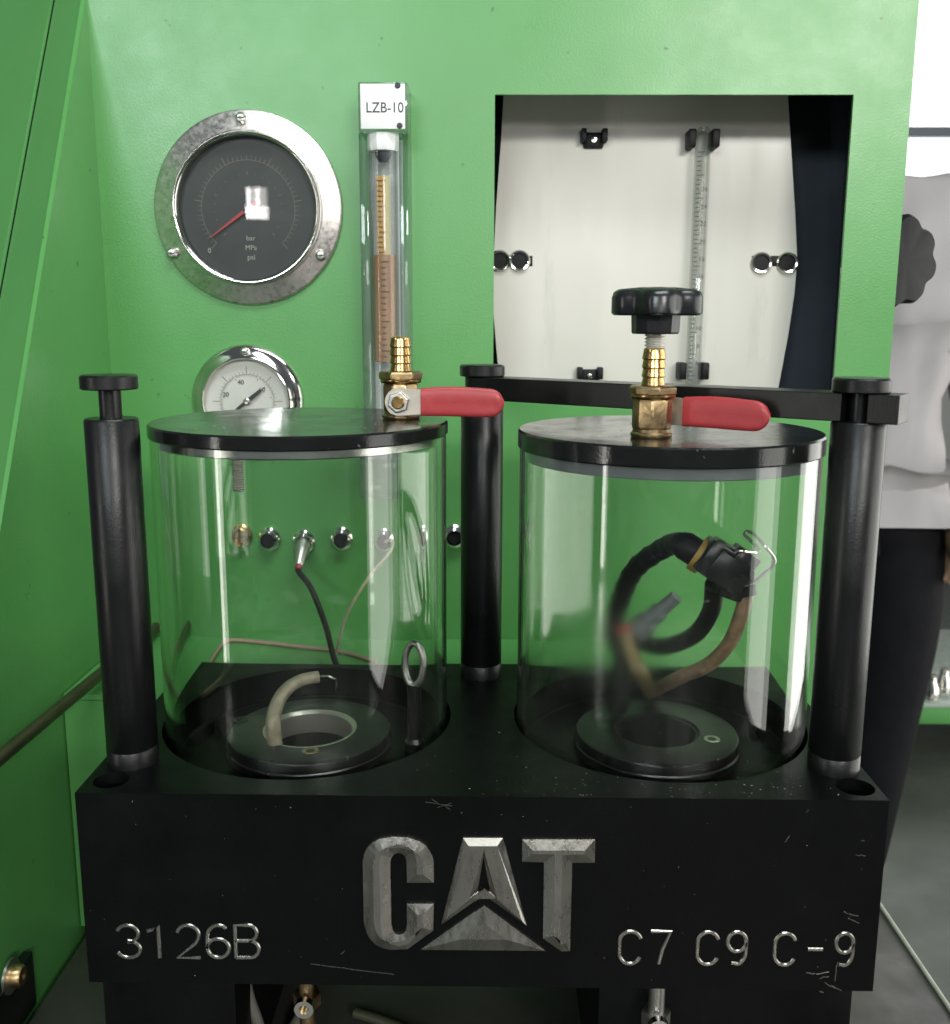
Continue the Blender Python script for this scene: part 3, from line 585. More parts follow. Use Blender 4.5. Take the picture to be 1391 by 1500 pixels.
# ================================================================== VALVES
def valve(x, y, z, side, hdir, glen, lab, hh):
    t = thing('ball_valve', lab, 'valve', (x, y, z)); T = Matrix.Translation((x, y, z))
    bm = BM(); lathe(bm, [(0, -.0004), (.0100, -.0004), (.0108, .0008), (.0108, .0022), (.0098, .0030), (.0098, .0045), (0, .0045)], 40, T); obj('base_ring', bm, 'brassd', t)
    bm = BM(); lathe(bm, [(0, .004), (.0100, .0042), (.0104, .006), (.0104, .0185), (.0098, .0205), (0, .0205)], 8, T @ Matrix.Rotation(PI/8, 4, 'Z')); o = obj('body', bm, 'brassd', t, angle=20); bevel_mod(o, .0008)
    bm = BM(); lathe(bm, [(0, .0203), (.0112, .0203), (.0117, .0210), (.0117, .0222), (.0104, .0226), (0, .0226)], 40, T); obj('flange_ring', bm, 'brass', t)
    bm = BM(); lathe(bm, [(0, .0225), (.0124, .0225), (.0124, .0258), (.0114, .0268), (0, .0268)], 6, T @ Matrix.Rotation(.15, 4, 'Z')); o = obj('hex_collar', bm, 'brassd', t, angle=20); bevel_mod(o, .0004)
    pr = [(0, .0265)]; zz = .0265
    pr += [(.0055, zz)]
    for i in range(4):
        pr += [(.0061, zz+.0006), (.0055, zz+.0040), (.0054, zz+.0044)]; zz += .0045
    pr += [(.0054, zz+.0008), (.0048, zz+.0012), (.0038, zz+.0012), (.0038, zz-.004), (0, zz-.004)]
    bm = BM(); lathe(bm, pr, 36, T); obj('hose_barb', bm, 'brass', t, angle=25)
    yo = side*.0128
    bm = BM(); lathe(bm, [(0, 0), (.0062, 0), (.0062, .0050), (0, .0050)], 24, axis_m((x, y+side*.0095, z+hh), (0, side, 0))); obj('stem_boss', bm, 'brassd', t)
    # lever
    bm = BM(); R = .0078
    lv = [(R*math.cos(a)*1.0, R*math.sin(a)) for a in [math.radians(90+180*i/12) for i in range(13)]]+[(.0135, -.0068), (.030, -.0060), (.030, .0060), (.0135, .0068)]
    prism(bm, [lv], yo, yo+side*.0018, lambda u, v, w_: (x+hdir*u, y+w_, z+hh+v)); o = obj('lever', bm, 'leverm', t, smooth=False); bevel_mod(o, .0004)
    bm = BM(); lathe(bm, [(0, 0), (.0062, 0), (.0062, .0030), (.0056, .0036), (0, .0036)], 6, axis_m((x, y+yo+side*.0017, z+hh), (0, side, 0), .3)); o = obj('hex_nut', bm, 'zinc', t, angle=20); bevel_mod(o, .0003)
    bm = BM(); lathe(bm, [(0, 0), (.0036, 0), (.0036, .0016), (.0030, .0022), (.0020, .0022), (.0018, .0014), (0, .0014)], 20, axis_m((x, y+yo+side*.0050, z+hh), (0, side, 0))); obj('stem_end', bm, 'brass', t)
    # dipped grip: outer loop with rounded end, waisted
    bm = BM(); g0 = .0122; g1 = g0+glen; hb = .0080
    n = 22; rings = []
    for i in range(n+1):
        s = i/n; u = g0+glen*s
        hgt = hb*(.93+.10*math.sin(s*PI*.9+.3)); 
        rem = g1-u; er = hb*.95
        if rem < er: hgt *= math.sqrt(max(.04, 1-((er-rem)/er)**2))
        thk = .0026*(1 if rem > .002 else .55)
        if i == 0: thk *= .9
        ring = []
        for k in range(20):
            a = 2*PI*k/20; cx_ = math.copysign(abs(math.cos(a))**.5, math.cos(a)); sz_ = math.copysign(abs(math.sin(a))**.7, math.sin(a))
            groove = .0009*math.exp(-((sz_*hgt+.0022)/.0016)**2) if .12 < s < .93 else 0
            ring.append(bm.verts.new((x+hdir*u, y+yo+side*.0009+(thk-groove)*cx_, z+hh+.0004*math.sin(s*5)+hgt*sz_)))
        rings.append(ring)
    for A, B in zip(rings, rings[1:]):
        for k in range(20): bm.faces.new((A[k], A[(k+1) % 20], B[(k+1) % 20], B[k]))
    bm.faces.new(rings[0]); bm.faces.new(rings[-1])
    obj('grip', bm, 'red', t, angle=50)
    return t
vl = PZ(588, 613, LT); valve(vl.x, vl.y, LT, -1, 1, .0455, 'brass ball valve with red lever and facing nut on the silver ringed lid', .0105)
vr = PZ(953, 640, RT); valve(vr.x, vr.y, RT, 1, 1, .0450, 'brass ball valve with red lever standing before the black clamp knob', .0128).rotation_euler.z = math.radians(-31)

# ================================================================== CLAMP KNOB SCREW
q = Vector(mb(sc0, 0, 0)); kx, ky = q.x, q.y
zl = PY(965, 462, ky).z; zh = PY(965, 424, ky).z; zhub = PY(965, 489, ky).z
bm = BM(); pr = [(0, RT-.0004), (.0050, RT-.0004)]; z = RT+.0005
while z < zhub-.0006: pr += [(.0046, z), (.0059, z+.0008), (.0059, z+.0010)]; z += .0018
pr += [(.0050, zhub+.003), (0, zhub+.003)]
lathe(bm, pr, 24, Matrix.Translation((kx, ky, 0))); obj('clamp_screw', bm, 'thread', cbar, angle=20)
def star(bm, prof, lobes, depth, seg, mtx, ph=0):
    rings = []; vs_ = []
    for r, z in prof:
        if r == 0: ring = [bm.verts.new((0, 0, z))]
        else:
            ring = []
            for i in range(seg):
                a = 2*PI*i/seg; rr = r*(1-depth*(.5-.5*math.cos(lobes*(a+ph)))**1.6); ring.append(bm.verts.new((rr*math.cos(a), rr*math.sin(a), z)))
        rings.append(ring); vs_ += ring
    for A, B in zip(rings, rings[1:]):
        for i in range(seg):
            j = (i+1) % seg
            if len(A) == 1: bm.faces.new((A[0], B[i], B[j]))
            elif len(B) == 1: bm.faces.new((A[i], A[j], B[0]))
            else: bm.faces.new((A[i], A[j], B[j], B[i]))
    bmesh.ops.transform(bm, matrix=mtx, verts=vs_)
kt = Matrix.Translation((kx, ky, 0))
bm = BM(); star(bm, [(0, zl), (.0235, zl), (.0250, zl+.0012), (.0250, zh-.0045), (.0240, zh-.0015), (.0215, zh), (.010, zh+.0012), (0, zh+.0014)], 5, .20, 120, kt, .42); kn = obj('star_head', bm, 'plastic', cbar, angle=50)
bm = BM(); lathe(bm, [(0, zhub), (.0126, zhub), (.0132, zhub+.001), (.0136, zl+.0004), (0, zl+.0004)], 12, kt); o = obj('hub', bm, 'plastic', kn, angle=20)

# ================================================================== GAUGES
def ticks(bm, cx, cz, y, r0, r1, a0, a1, n, wd, big=0, r1b=None):
    for i in range(n+1):
        a = math.radians(a0+(a1-a0)*i/n); rr = r1b if big and i % big == 0 else r1
        d = Vector((math.cos(a), math.sin(a))); nn = Vector((-d.y, d.x))*wd/2*(1.4 if big and i % big == 0 else 1)
        p = Vector((cx, cz))
        f = [p+d*r0+nn, p+d*rr+nn, p+d*rr-nn, p+d*r0-nn]; vs_ = [bm.verts.new((u.x, y, u.y)) for u in f]; fc = bm.faces.new(vs_)
        r = bmesh.ops.extrude_face_region(bm, geom=[fc]); bmesh.ops.translate(bm, vec=(0, .0003, 0), verts=[g_ for g_ in r['geom'] if isinstance(g_, bmesh.types.BMVert)])
def ringbm(cx, cz, y0, prof, seg=96): # prof: (r, forward distance from panel)
    bm = BM(); lathe(bm, prof, seg, axis_m((cx, y0, cz), (0, -1, 0)), closed=True); return bm
def gscrew(cx, cz, y, r, par, m='zinc'):
    bm = BM(); lathe(bm, [(0, 0), (r, 0), (r, r*.35), (r*.6, r*.75), (r*.18, r*.8), (0, r*.5)], 20, axis_m((cx, y, cz), (0, -1, 0)))
    o = obj('screw', bm, m, par)
    bm = BM(); box(bm, (cx-r*.6, y-r*.85, cz-r*.12), (cx+r*.6, y-r*.6, cz+r*.12)); obj('slot', bm, 'ink', o, smooth=False)
# large gauge
gc = PY(360, 304, YP-.01); gx, gz = gc.x, gc.z; R1 = .0716
G = thing('pressure_gauge', 'large black dial pressure gauge with wide silver flange on green panel', 'gauge', (gx, YP, gz-R1))
obj('flange', ringbm(gx, gz, YP+.0005, [(.0545, 0), (R1-.0008, 0), (R1, .0012), (R1-.0006, .0032), (R1-.0022, .0042), (.0575, .0052), (.0560, .0062), (.0545, .0062)]), 'flange', G, angle=30)
obj('bezel', ringbm(gx, gz, YP, [(.0520, .004), (.0552, .004), (.0556, .0085), (.0546, .0104), (.0532, .0104), (.0520, .0085)]), 'chrome', G, angle=60)
bm = BM(); lathe(bm, [(0, 0), (.0524, 0), (.0524, .0015), (0, .0015)], 72, axis_m((gx, YP, gz), (0, -1, 0))); obj('dial', bm, 'dialblack', G)
yd_ = YP-.0018
bm = BM(); ticks(bm, gx, gz, yd_, .0355, .0385, 225, -45, 50, .00035, 10, .041); ticks(bm, gx, gz, yd_, .0250, .0262, 225, -45, 20, .0003, 5, .0275)
obj('scale_marks', bm, 'inkg', G, smooth=False)
bm = BM()
for (r_, m_) in ((.0352, 0),):
    for i in range(60):
        a = math.radians(225-270*i/60); b = math.radians(225-270*(i+1)/60)
        f = [bm.verts.new((gx+rr*math.cos(t_), yd_, gz+rr*math.sin(t_))) for rr, t_ in ((r_, a), (r_, b), (r_+.0004, b), (r_+.0004, a))]; bm.faces.new(f)
obj('scale_arc', bm, 'inkg', G, smooth=False)
for s, dz, sz in (('bar', -.0215, .0052), ('MPa', -.0285, .0052), ('psi', -.0355, .0056)):
    obj('dial_text', text_bm(s, sz, front((gx+.001, yd_, gz+dz))), 'inkw', G, smooth=False)
a = math.radians(225); obj('dial_text', text_bm('0', .0052, front((gx+.0435*math.cos(a), yd_, gz+.0435*math.sin(a)))), 'inkw', G, smooth=False)
bm = BM(); na = math.radians(216); d = Vector((math.cos(na), math.sin(na))); n_ = Vector((-d.y, d.x))
def mg(u, v, w_): return (gx+d.x*u+n_.x*v, w_, gz+d.y*u+n_.y*v)
prism(bm, [[(-.010, -.0012), (.004, -.0012), (.036, -.0003), (.036, .0003), (.004, .0012), (-.010, .0012)]], yd_-.0018, yd_-.0024, mg); nd = obj('needle', bm, 'inkred', G, smooth=False)
bm = BM(); lathe(bm, [(0, 0), (.0042, 0), (.0038, .0030), (0, .0034)], 24, axis_m((gx, YP-.0014, gz), (0, -1, 0))); obj('hub', bm, 'dialblack', G)
bm = BM(); lathe(bm, [(0, .0078), (.0524, .0078), (.0524, .0090), (0, .0092)], 72, axis_m((gx, YP, gz), (0, -1, 0))); obj('glass', bm, 'lens', G)
for px, py in ((354, 173), (253, 371), (471, 374)):
    p = PY(px, py, YP-.004); gscrew(p.x, p.z, YP-.0044, .0042, G)
# small gauge
gc = PY(359, 589, YP-.01); gx, gz = gc.x, gc.z; R2 = .0440
G = thing('pressure_gauge', 'small white dial pressure gauge with chrome bezel behind the left lid', 'gauge', (gx, YP, gz-R2))
obj('bezel', ringbm(gx, gz, YP+.0005, [(.0330, 0), (R2-.0004, 0), (R2, .0010), (R2-.0010, .0032), (R2-.0030, .0044), (.0370, .0052), (.0350, .0080), (.0336, .0084), (.0326, .0070)]), 'chrome', G, angle=60)
bm = BM(); lathe(bm, [(0, 0), (.0332, 0), (.0332, .0014), (0, .0014)], 64, axis_m((gx, YP, gz), (0, -1, 0))); obj('dial', bm, 'dialwhite', G)
yd_ = YP-.0017
bm = BM(); ticks(bm, gx, gz, yd_, .0195, .0207, 225, -45, 50, .0003, 10, .0180); ticks(bm, gx, gz, yd_, .0214, .0228, 225, -45, 36, .0003, 6, .0272)
for i in range(60):
    a = math.radians(225-270*i/60); b = math.radians(225-270*(i+1)/60)
    f = [bm.verts.new((gx+rr*math.cos(t_), yd_, gz+rr*math.sin(t_))) for rr, t_ in ((.0208, a), (.0208, b), (.0211, b), (.0211, a))]; bm.faces.new(f)
obj('scale_marks', bm, 'inkg', G, smooth=False)
for s, px, py in (('20', 331, 578), ('40', 353, 560), ('60', 384, 571)):
    p = PY(px, py, yd_); obj('dial_text', text_bm(s, .0050, front((p.x, yd_, p.z))), 'ink', G, smooth=False)
na = math.radians(38); d = Vector((math.cos(na), math.sin(na))); n_ = Vector((-d.y, d.x))
bm = BM(); prism(bm, [[(-.011, -.0011), (.003, -.0016), (.0130, -.0014), (.0150, -.0003), (.0185, -.0003), (.0185, .0003), (.0150, .0003), (.0130, .0014), (.003, .0016), (-.011, .0011)]], yd_-.0018, yd_-.0024, mg); obj('needle', bm, 'ink', G, smooth=False)
bm = BM(); lathe(bm, [(0, 0), (.0030, 0), (.0028, .0034), (.0015, .0042), (0, .0040)], 24, axis_m((gx, YP-.0012, gz), (0, -1, 0))); obj('hub', bm, 'zinc', G)
bm = BM(); lathe(bm, [(0, .0070), (.0331, .0062), (.0331, .0070), (0, .0080)], 64, axis_m((gx, YP, gz), (0, -1, 0))); obj('glass', bm, 'lens', G)
p = PY(359, 515, YP-.005); gscrew(p.x, p.z, YP-.0046, .0036, G)

# ================================================================== FLOW METER
FY = YP-.034
a = PY(524, 119, FY); b = PY(597, 119, FY); fx0, fx1, fz1 = a.x, b.x, a.z; fz0 = .232; fcx = (fx0+fx1)/2
FM = thing('flow_meter', 'tall clear acrylic flow meter with amber scale and LZB-10 plate on green panel', 'meter', (fcx, YP, fz0))
wth = .0065
bm = BM(); zlab = PY(560, 192, FY).z
box(bm, (fx0, FY, fz0), (fx0+wth, YP-.0005, zlab-.001), .0008); obj('side_wall', bm, 'acrylic', FM)
bm = BM(); box(bm, (fx1-wth, FY, fz0), (fx1, YP-.0005, zlab-.001), .0008); obj('side_wall', bm, 'acrylic', FM)
bm = BM(); box(bm, (fx0+wth, YP-.006, fz0), (fx1-wth, YP-.0005, zlab-.001)); obj('back_wall', bm, mat('frosted_acrylic', (.60, .62, .64), .3, var=.15), FM, smooth=False)
bm = BM(); box(bm, (fx0, FY+.0005, zlab), (fx1, YP-.0005, fz1), .001); obj('head_block', bm, 'acrylic', FM)
bm = BM(); box(bm, (fx0, FY+.0005, fz0-.03), (fx1, YP-.0005, fz0), .001); obj('foot_block', bm, 'acrylic', FM)
bm = BM(); box(bm, (fx0+.0018, FY-.0006, zlab+.0015), (fx1-.0018, FY+.0006, fz1-.0015), .0004); lp = obj('label_plate', bm, 'white', FM)
p = PY(561, 158, FY); obj('label_text', text_bm('LZB-10', .0098, front((p.x+.0015, FY-.0008, p.z)), sx=.92), 'ink', lp, smooth=False)
for px, py in ((583, 125), (586, 184)):
    p = PY(px, py, FY); bm = BM(); lathe(bm, [(0, 0), (.0022, 0), (.0018, .0012), (0, .0014)], 12, axis_m((p.x, FY-.0005, p.z), (0, -1, 0))); obj('screw', bm, 'dark', FM)
ty = FY+.013; tcx = PY(563, 300, ty).x
def zat(py): return PY(563, py, ty).z
bm = BM(); lathe(bm, [(0, zat(222)), (.0105, zat(222)), (.0115, zat(216)), (.0115, zat(197)), (0, zat(197))], 10, Matrix.Translation((tcx, ty, 0))); obj('top_nut', bm, 'white', FM, angle=20)
bm = BM(); lathe(bm, [(0, zat(237)), (.003, zat(237)), (.006, zat(228)), (.006, zat(221)), (0, zat(221))], 20, Matrix.Translation((tcx, ty, 0))); obj('stop', bm, 'dark', FM)
bm = BM(); lathe(bm, [(.0102, fz0), (.0102, zat(222)), (.0092, zat(222)), (.0092, fz0)], 40, Matrix.Translation((tcx, ty, 0)), closed=True); obj('tube', bm, 'tubeg', FM)
bm = BM(); lathe(bm, [(0, zat(374)), (.0048, zat(374)), (.0048, zat(258)), (0, zat(258))], 28, Matrix.Translation((tcx, ty, 0))); liq = obj('pale_liquid', bm, 'pale', FM)
xs = PY(556, 320, ty).x
bm = BM(); box(bm, (tcx-.0048, ty-.0056, zat(373)), (tcx+.0006, ty-.0050, zat(259))); st = obj('scale_strip', bm, 'amber', FM, smooth=False)
bm = BM(); lathe(bm, [(0, zat(530)), (.0086, zat(530)), (.0086, zat(374)), (0, zat(374))], 28, Matrix.Translation((tcx, ty, 0))); obj('oil_column', bm, 'oil', FM)
bm = BM(); n = 14
for i in range(15):
    zz = zat(266)+(zat(370)-zat(266))*i/14; ww = .0052 if i % 5 == 0 else .0036
    box(bm, (tcx-.0046, ty-.0062, zz-.00028), (tcx-.0046+ww*1.2, ty-.0055, zz+.00028))
for i in range(18):
    zz = zat(384)+(zat(530)-zat(384))*i/17; ww = .006 if i % 5 == 0 else .0036
    box(bm, (tcx-.002, ty-.0107, zz-.00025), (tcx-.002+ww, ty-.0101, zz+.00025))
obj('scale_marks', bm, 'ink', FM, smooth=False)

# ================================================================== OPENING: sheet, clips, grommets, tube
SY = YP+.072
def S(x, y): p = PY(x, y, SY); return (p.x, p.z)
bm = BM(); dz = .05
top_l, top_r = S(738, 150), S(1154, 150)
outl = [S(739, 100), S(736, 150), S(733, 205), S(726, 300), S(722, 380), S(722, 460), S(727, 520), S(736, 600), S(742, 650), S(1120, 650), S(1134, 600), S(1140, 565), S(1154, 490), S(1163, 430), S(1167, 380), S(1164, 310), S(1159, 230), S(1154, 150), S(1152, 100)]
prism(bm, [outl], SY, SY+.004, mp)
sheet = obj('backing_sheet', bm, 'plate', smooth=False); tag(sheet, 'pale cream sheet with bowed sides inside the cabinet opening', 'sheet')
# spacers to the recess box
def grommet(px, py, lab):
    p = PY(px, py, SY)
    t = thing('grommet', lab, 'grommet', (p.x, SY, p.z), 'grommets in the pale sheet')
    bm = BM(); lathe(bm, [(.0060, 0), (.0088, 0), (.0090, .0018), (.0080, .0032), (.0066, .0030), (.0060, .0015)], 32, axis_m((p.x, SY+.0003, p.z), (0, -1, 0)), closed=True); obj('ring', bm, 'chrome', t)
    bm = BM(); lathe(bm, [(0, 0), (.0062, 0), (.0062, .0012), (0, .0014)], 28, axis_m((p.x, SY+.0002, p.z), (0, -1, 0))); obj('bore', bm, 'rubber', t)
for px, py, lab in ((731, 382, 'chrome grommet cut off by the edge of the cabinet opening'), (760, 382, 'whole chrome grommet at the slot end nearer the flow meter'),
                    (1114, 385, 'bright chrome grommet at the slot end nearer the measuring tube'), (1152, 385, 'chrome grommet at the bowed sheet edge beside the dark gap')): grommet(px, py, lab)
for x0, x1, lab in ((735, 779, 'dark slot between chrome grommets near the flow meter'), (1100, 1160, 'dark slot between chrome grommets near the dark gap')):
    a, b = PY(x0, 382, SY), PY(x1, 385, SY)
    bm = BM(); box(bm, (a.x, SY-.0006, a.z-.0042), (b.x, SY+.0004, a.z+.0042), .0003); tag(obj('slot_strip', bm, 'rubber'), lab, 'slot')
def clip(px, py, lab):
    p = PY(px, py, SY); t = thing('wall_clip', lab, 'clip', (p.x, SY, p.z-.007))
    bm = BM(); box(bm, (p.x-.008, SY-.004, p.z-.006), (p.x+.008, SY+.0003, p.z+.006), .001); obj('base', bm, 'rubber', t)
    for s in (-1, 1):
        bm = BM(); box(bm, (p.x+s*.0085-.0022, SY-.011, p.z-.002), (p.x+s*.0085+.0022, SY-.0003, p.z+.008), .0008); obj('jaw', bm, 'rubber', t)
    bm = BM(); lathe(bm, [(0, 0), (.003, 0), (.0022, .0014), (0, .0016)], 14, axis_m((p.x, SY-.004, p.z), (0, -1, 0))); obj('screw', bm, 'chrome', t)
clip(868, 206, 'black spring clip with bright screw high on the pale sheet'); clip(862, 551, 'black spring clip low on the pale sheet just above the clamp bar')
TYc = SY-.012
pt, pb = PY(1030, 186, TYc), PY(1022, 560, TYc)
tt = thing('measuring_tube', 'graduated glass measuring tube held upright by black clips on pale sheet', 'tube', (pt.x, TYc, pb.z))
rt = .0062; zt0, zt1 = pb.z-.03, pt.z
bm = BM(); lathe(bm, [(rt, zt0), (rt, zt1-.004), (rt*.6, zt1), (rt*.3, zt1), (rt*.3, zt1-.003), (rt-.0012, zt1-.006), (rt-.0012, zt0)], 32, Matrix.Translation((pt.x, TYc, 0)), closed=True); obj('glass', bm, 'tubeg', tt)
bm = BM()
for i in range(56):
    zz = zt1-.02-i*(zt1-.02-zt0)/60; wd = .0075 if i % 5 == 0 else .004
    # graduation wraps the front of the tube
    for k in range(4):
        a0 = math.radians(250+k*(14 if i % 5 == 0 else 8)-30); a1 = math.radians(250+(k+1)*(14 if i % 5 == 0 else 8)-30); r_ = rt+.0001
        f = [bm.verts.new((pt.x+r_*math.cos(t_), TYc+r_*math.sin(t_), z_)) for t_, z_ in ((a0, zz), (a1, zz), (a1, zz+.0005), (a0, zz+.0005))]; bm.faces.new(f)
obj('graduation_marks', bm, 'ink', tt, smooth=False)
for num, pyy in ((26, 277), (24, 303), (22, 328), (20, 354), (18, 380), (16, 405), (10, 481), (8, 507), (6, 532)):
    p = PY(1026, pyy, TYc-rt); obj('graduation_number', text_bm(str(num), .0050, front((pt.x+.0016, TYc-rt-.0003, p.z)), ext=.0001), 'ink', tt, smooth=False)
for pyy in (205, 545):
    p = PY(1026, pyy, TYc)
    for s in (-1, 1):
        bm = BM(); box(bm, (pt.x+s*.0094-.003, TYc-.006, p.z-.006), (pt.x+s*.0094+.003, SY+.0003, p.z+.008), .0012); obj('holder', bm, 'rubber', tt)

# ================================================================== STAR KNOB ON CABINET SIDE
ky2 = YP+.045; kc = PY(1283, 384, ky2)
k2 = thing('star_knob', 'black lobed hand knob mounted on the right edge of the cabinet', 'knob', (kc.x, ky2, kc.z-.04))
bm = BM(); star(bm, [(0, 0), (.034, 0), (.0365, .002), (.0365, .012), (.034, .016), (.014, .018), (0, .018)], 8, .12, 160, axis_m((kc.x+.008, ky2-.004, kc.z), (.35, -.9, 0)), .2); obj('head', bm, 'rubber', k2, angle=50)
bm = BM(); tube(bm, [Vector((kc.x+.008, ky2-.002, kc.z)), Vector((kc.x-.008, ky2+.03, kc.z)), Vector((px1-.0045, ky2+.012, kc.z))], .006, 16); obj('shaft', bm, 'zinc', k2)

# ================================================================== PANEL FITTINGS AND CABLES
FT = [(342, 786, 'brass', 'gold coloured panel socket, end of the row behind the left jar'), (388, 791, 'rubber', 'black panel socket beside the gold socket behind the left jar'), (443, 795, 'zinc', 'silver panel socket with a plugged black lead behind the left jar'),
      (504, 790, 'rubber', 'black panel socket with bright rim beside the plugged socket'), (575, 792, 'chrome', 'chrome panel socket near the right wall of the left jar'), (666, 788, 'chrome', 'chrome panel socket half hidden by the middle clamp post')]
for i, (px, py, m, lab) in enumerate(FT):
    p = PY(px, py, YP-.008); t = thing('panel_socket', lab, 'socket', (p.x, YP, p.z-.009))
    bm = BM(); lathe(bm, [(.0048, 0), (.0095, 0), (.0095, .003), (.0080, .004), (.0078, .009), (.0062, .010), (.0058, .006), (.0048, .004)], 28, axis_m((p.x, YP+.0004, p.z), (0, -1, 0)), closed=True); obj('rim', bm, 'chrome' if m != 'brass' else 'brass', t)
    bm = BM(); lathe(bm, [(0, 0), (.0052, 0), (.0052, .0062), (0, .0066)], 24, axis_m((p.x, YP-.0005, p.z), (0, -1, 0))); obj('core', bm, 'rubber' if m in ('rubber', 'chrome') else m, t)
    if i == 2:
        pl = thing('plug_lead', 'black lead with steel plug hanging from the panel socket to the ledge', 'cable', (p.x, YP-.01, p.z))
        bm = BM(); lathe(bm, [(0, 0), (.0060, 0), (.0066, .004), (.0066, .012), (.0048, .016), (.0042, .024), (.003, .026), (0, .026)], 22, axis_m((p.x, YP-.0060, p.z), (0, -.9, -.55))); obj('plug', bm, 'zinc', pl)
        e = Vector((p.x, YP-.026, p.z-.012))
        bm = BM(); lathe(bm, [(0, 0), (.0034, 0), (.0030, .006), (0, .006)], 14, axis_m(e+Vector((0, .0015, .001)), (0, -.6, -.8))); obj('red_boot', bm, 'inkred', pl)
        e2 = e+Vector((0, -.003, -.005)); le = PY(498, 948, .245)
        bm = BM(); tube(bm, spline([e+Vector((0, .001, .001)), e2, PY(456, 860, YP-.045), PY(478, 912, YP-.06), Vector((le.x, .245, LZ+.0022)), Vector((le.x+.02, .225, LZ+.0022)), Vector((le.x+.06, .215, LZ+.0022))], 8), .0024, 10); obj('lead', bm, 'rubber', pl)
bm = BM(); z_ = LZ+.0017
def lz(x, y): q = PZ(x, y, z_); q.y = min(q.y, YP-.004); return Vector((q.x, q.y, z_))
tube(bm, spline([lz(280, 985), lz(300, 955), lz(322, 938), lz(380, 940), lz(440, 946), lz(500, 952), lz(560, 968)], 8), .0017, 10); tag(obj('ledge_cable', bm, 'pink'), 'thin pinkish cable lying along the green ledge behind the jar', 'cable')
bm = BM(); q0 = PY(590, 790, YP-.012); q1 = PY(586, 806, YP-.03); q2 = PY(548, 845, YP-.04); q3 = PY(512, 900, YP-.05)
tube(bm, spline([PY(577, 792, YP-.006), q0, q1, q2, q3, Vector((q3.x-.01, YP-.055, LZ+.0016))], 8), .0013, 8); tag(obj('clear_wire', bm, 'hose'), 'thin clear wire drooping from the chrome socket behind the jar', 'wire')

# ================================================================== LEFT SIDE: rod and bracket
rx = CX+.024
ra, rb = PX(150, 985, rx), PX(0, 1110, rx)
rd = (rb-ra).normalized()
r0 = ra-rd*((ra.y-(YP+.001))/rd.y); r1 = rb+rd*.28
bm = BM(); tube(bm, [r0, r1], .0042, 16); rod = thing('support_rod', 'thin dark steel rod running along the green side panel', 'rod', r1); obj('bar', bm, 'rodm', rod)
bm = BM(); box(bm, (CX-.0003, r1.y+.02, r1.z-.008), (rx+.006, r1.y+.032, r1.z+.006), .001); obj('bracket', bm, 'black', rod)
bx = CX+.006; pb_ = PX(15, 1430, bx)
br = thing('side_bracket', 'black bracket with a brass bolt on the green side panel', 'bracket', (CX, pb_.y, pb_.z-.04))
e1 = PX(48, 1393, bx); e2 = PX(56, 1500, bx)
bm = BM(); box(bm, (CX-.0003, e1.y-.06, TZ+.0005), (bx, e1.y, e1.z), .0008); obj('plate', bm, 'black', br)
bm = BM(); lathe(bm, [(0, 0), (.0105, 0), (.0105, .0016), (0, .0018)], 28, axis_m((bx-.0003, pb_.y, pb_.z), (1, 0, 0))); obj('washer', bm, 'zinc', br)
bm = BM(); lathe(bm, [(0, 0), (.0068, 0), (.0068, .005), (.0055, .0068), (.0028, .0068), (.0026, .004), (0, .004)], 24, axis_m((bx+.0012, pb_.y, pb_.z), (1, 0, 0))); obj('bolt_head', bm, 'brassd', br)

# ================================================================== PERSON
def skin(name, verts, edges, radii, m, parent, root=0, sub=2):
    me = bpy.data.meshes.new(name); me.from_pydata(verts, edges, [])
    o = bpy.data.objects.new(name, me); link(o)
    o.modifiers.new('s', 'SKIN'); 
    if not me.skin_vertices: me.attributes.new('x', 'FLOAT', 'POINT')
    for i, r in enumerate(radii):
        sv = me.skin_vertices[0].data[i]; sv.radius = r if isinstance(r, tuple) else (r, r); sv.use_root = (i == root)
    md = o.modifiers.new('u', 'SUBSURF'); md.levels = sub; md.render_levels = sub
    bpy.context.view_layer.update()
    nm = bpy.data.meshes.new_from_object(o.evaluated_get(bpy.context.evaluated_depsgraph_get())); bpy.data.objects.remove(o)
    return fin(name, nm, m, parent, angle=180)
ps = PY(1236, 400, 1.38); pxx, pyy = ps.x, 1.38
def V(x, y, z): return (pxx+x, pyy+y, FZ+z)
per = thing('person', 'person in pale grey shirt and black trousers standing behind the cabinet with arms down', 'person', (pxx, pyy, FZ))
verts = [V(0, 0, .95), V(0, 0, 1.15), V(0, 0, 1.34), V(0, .0, 1.44), V(0, .01, 1.50), V(0, -.0, 1.57), V(0, -.015, 1.66), V(0, -.01, 1.72)]
rad = [(.125, .09), (.12, .09), (.14, .095), (.09, .075), .055, (.075, .085), (.078, .095), (.05, .06)]
edges = [(i, i+1) for i in range(7)]
def limb(start, pts, rs):
    prev = start
    for p, r in zip(pts, rs): verts.append(V(*p)); rad.append(r); edges.append((prev, len(verts)-1)); prev = len(verts)-1
    return prev
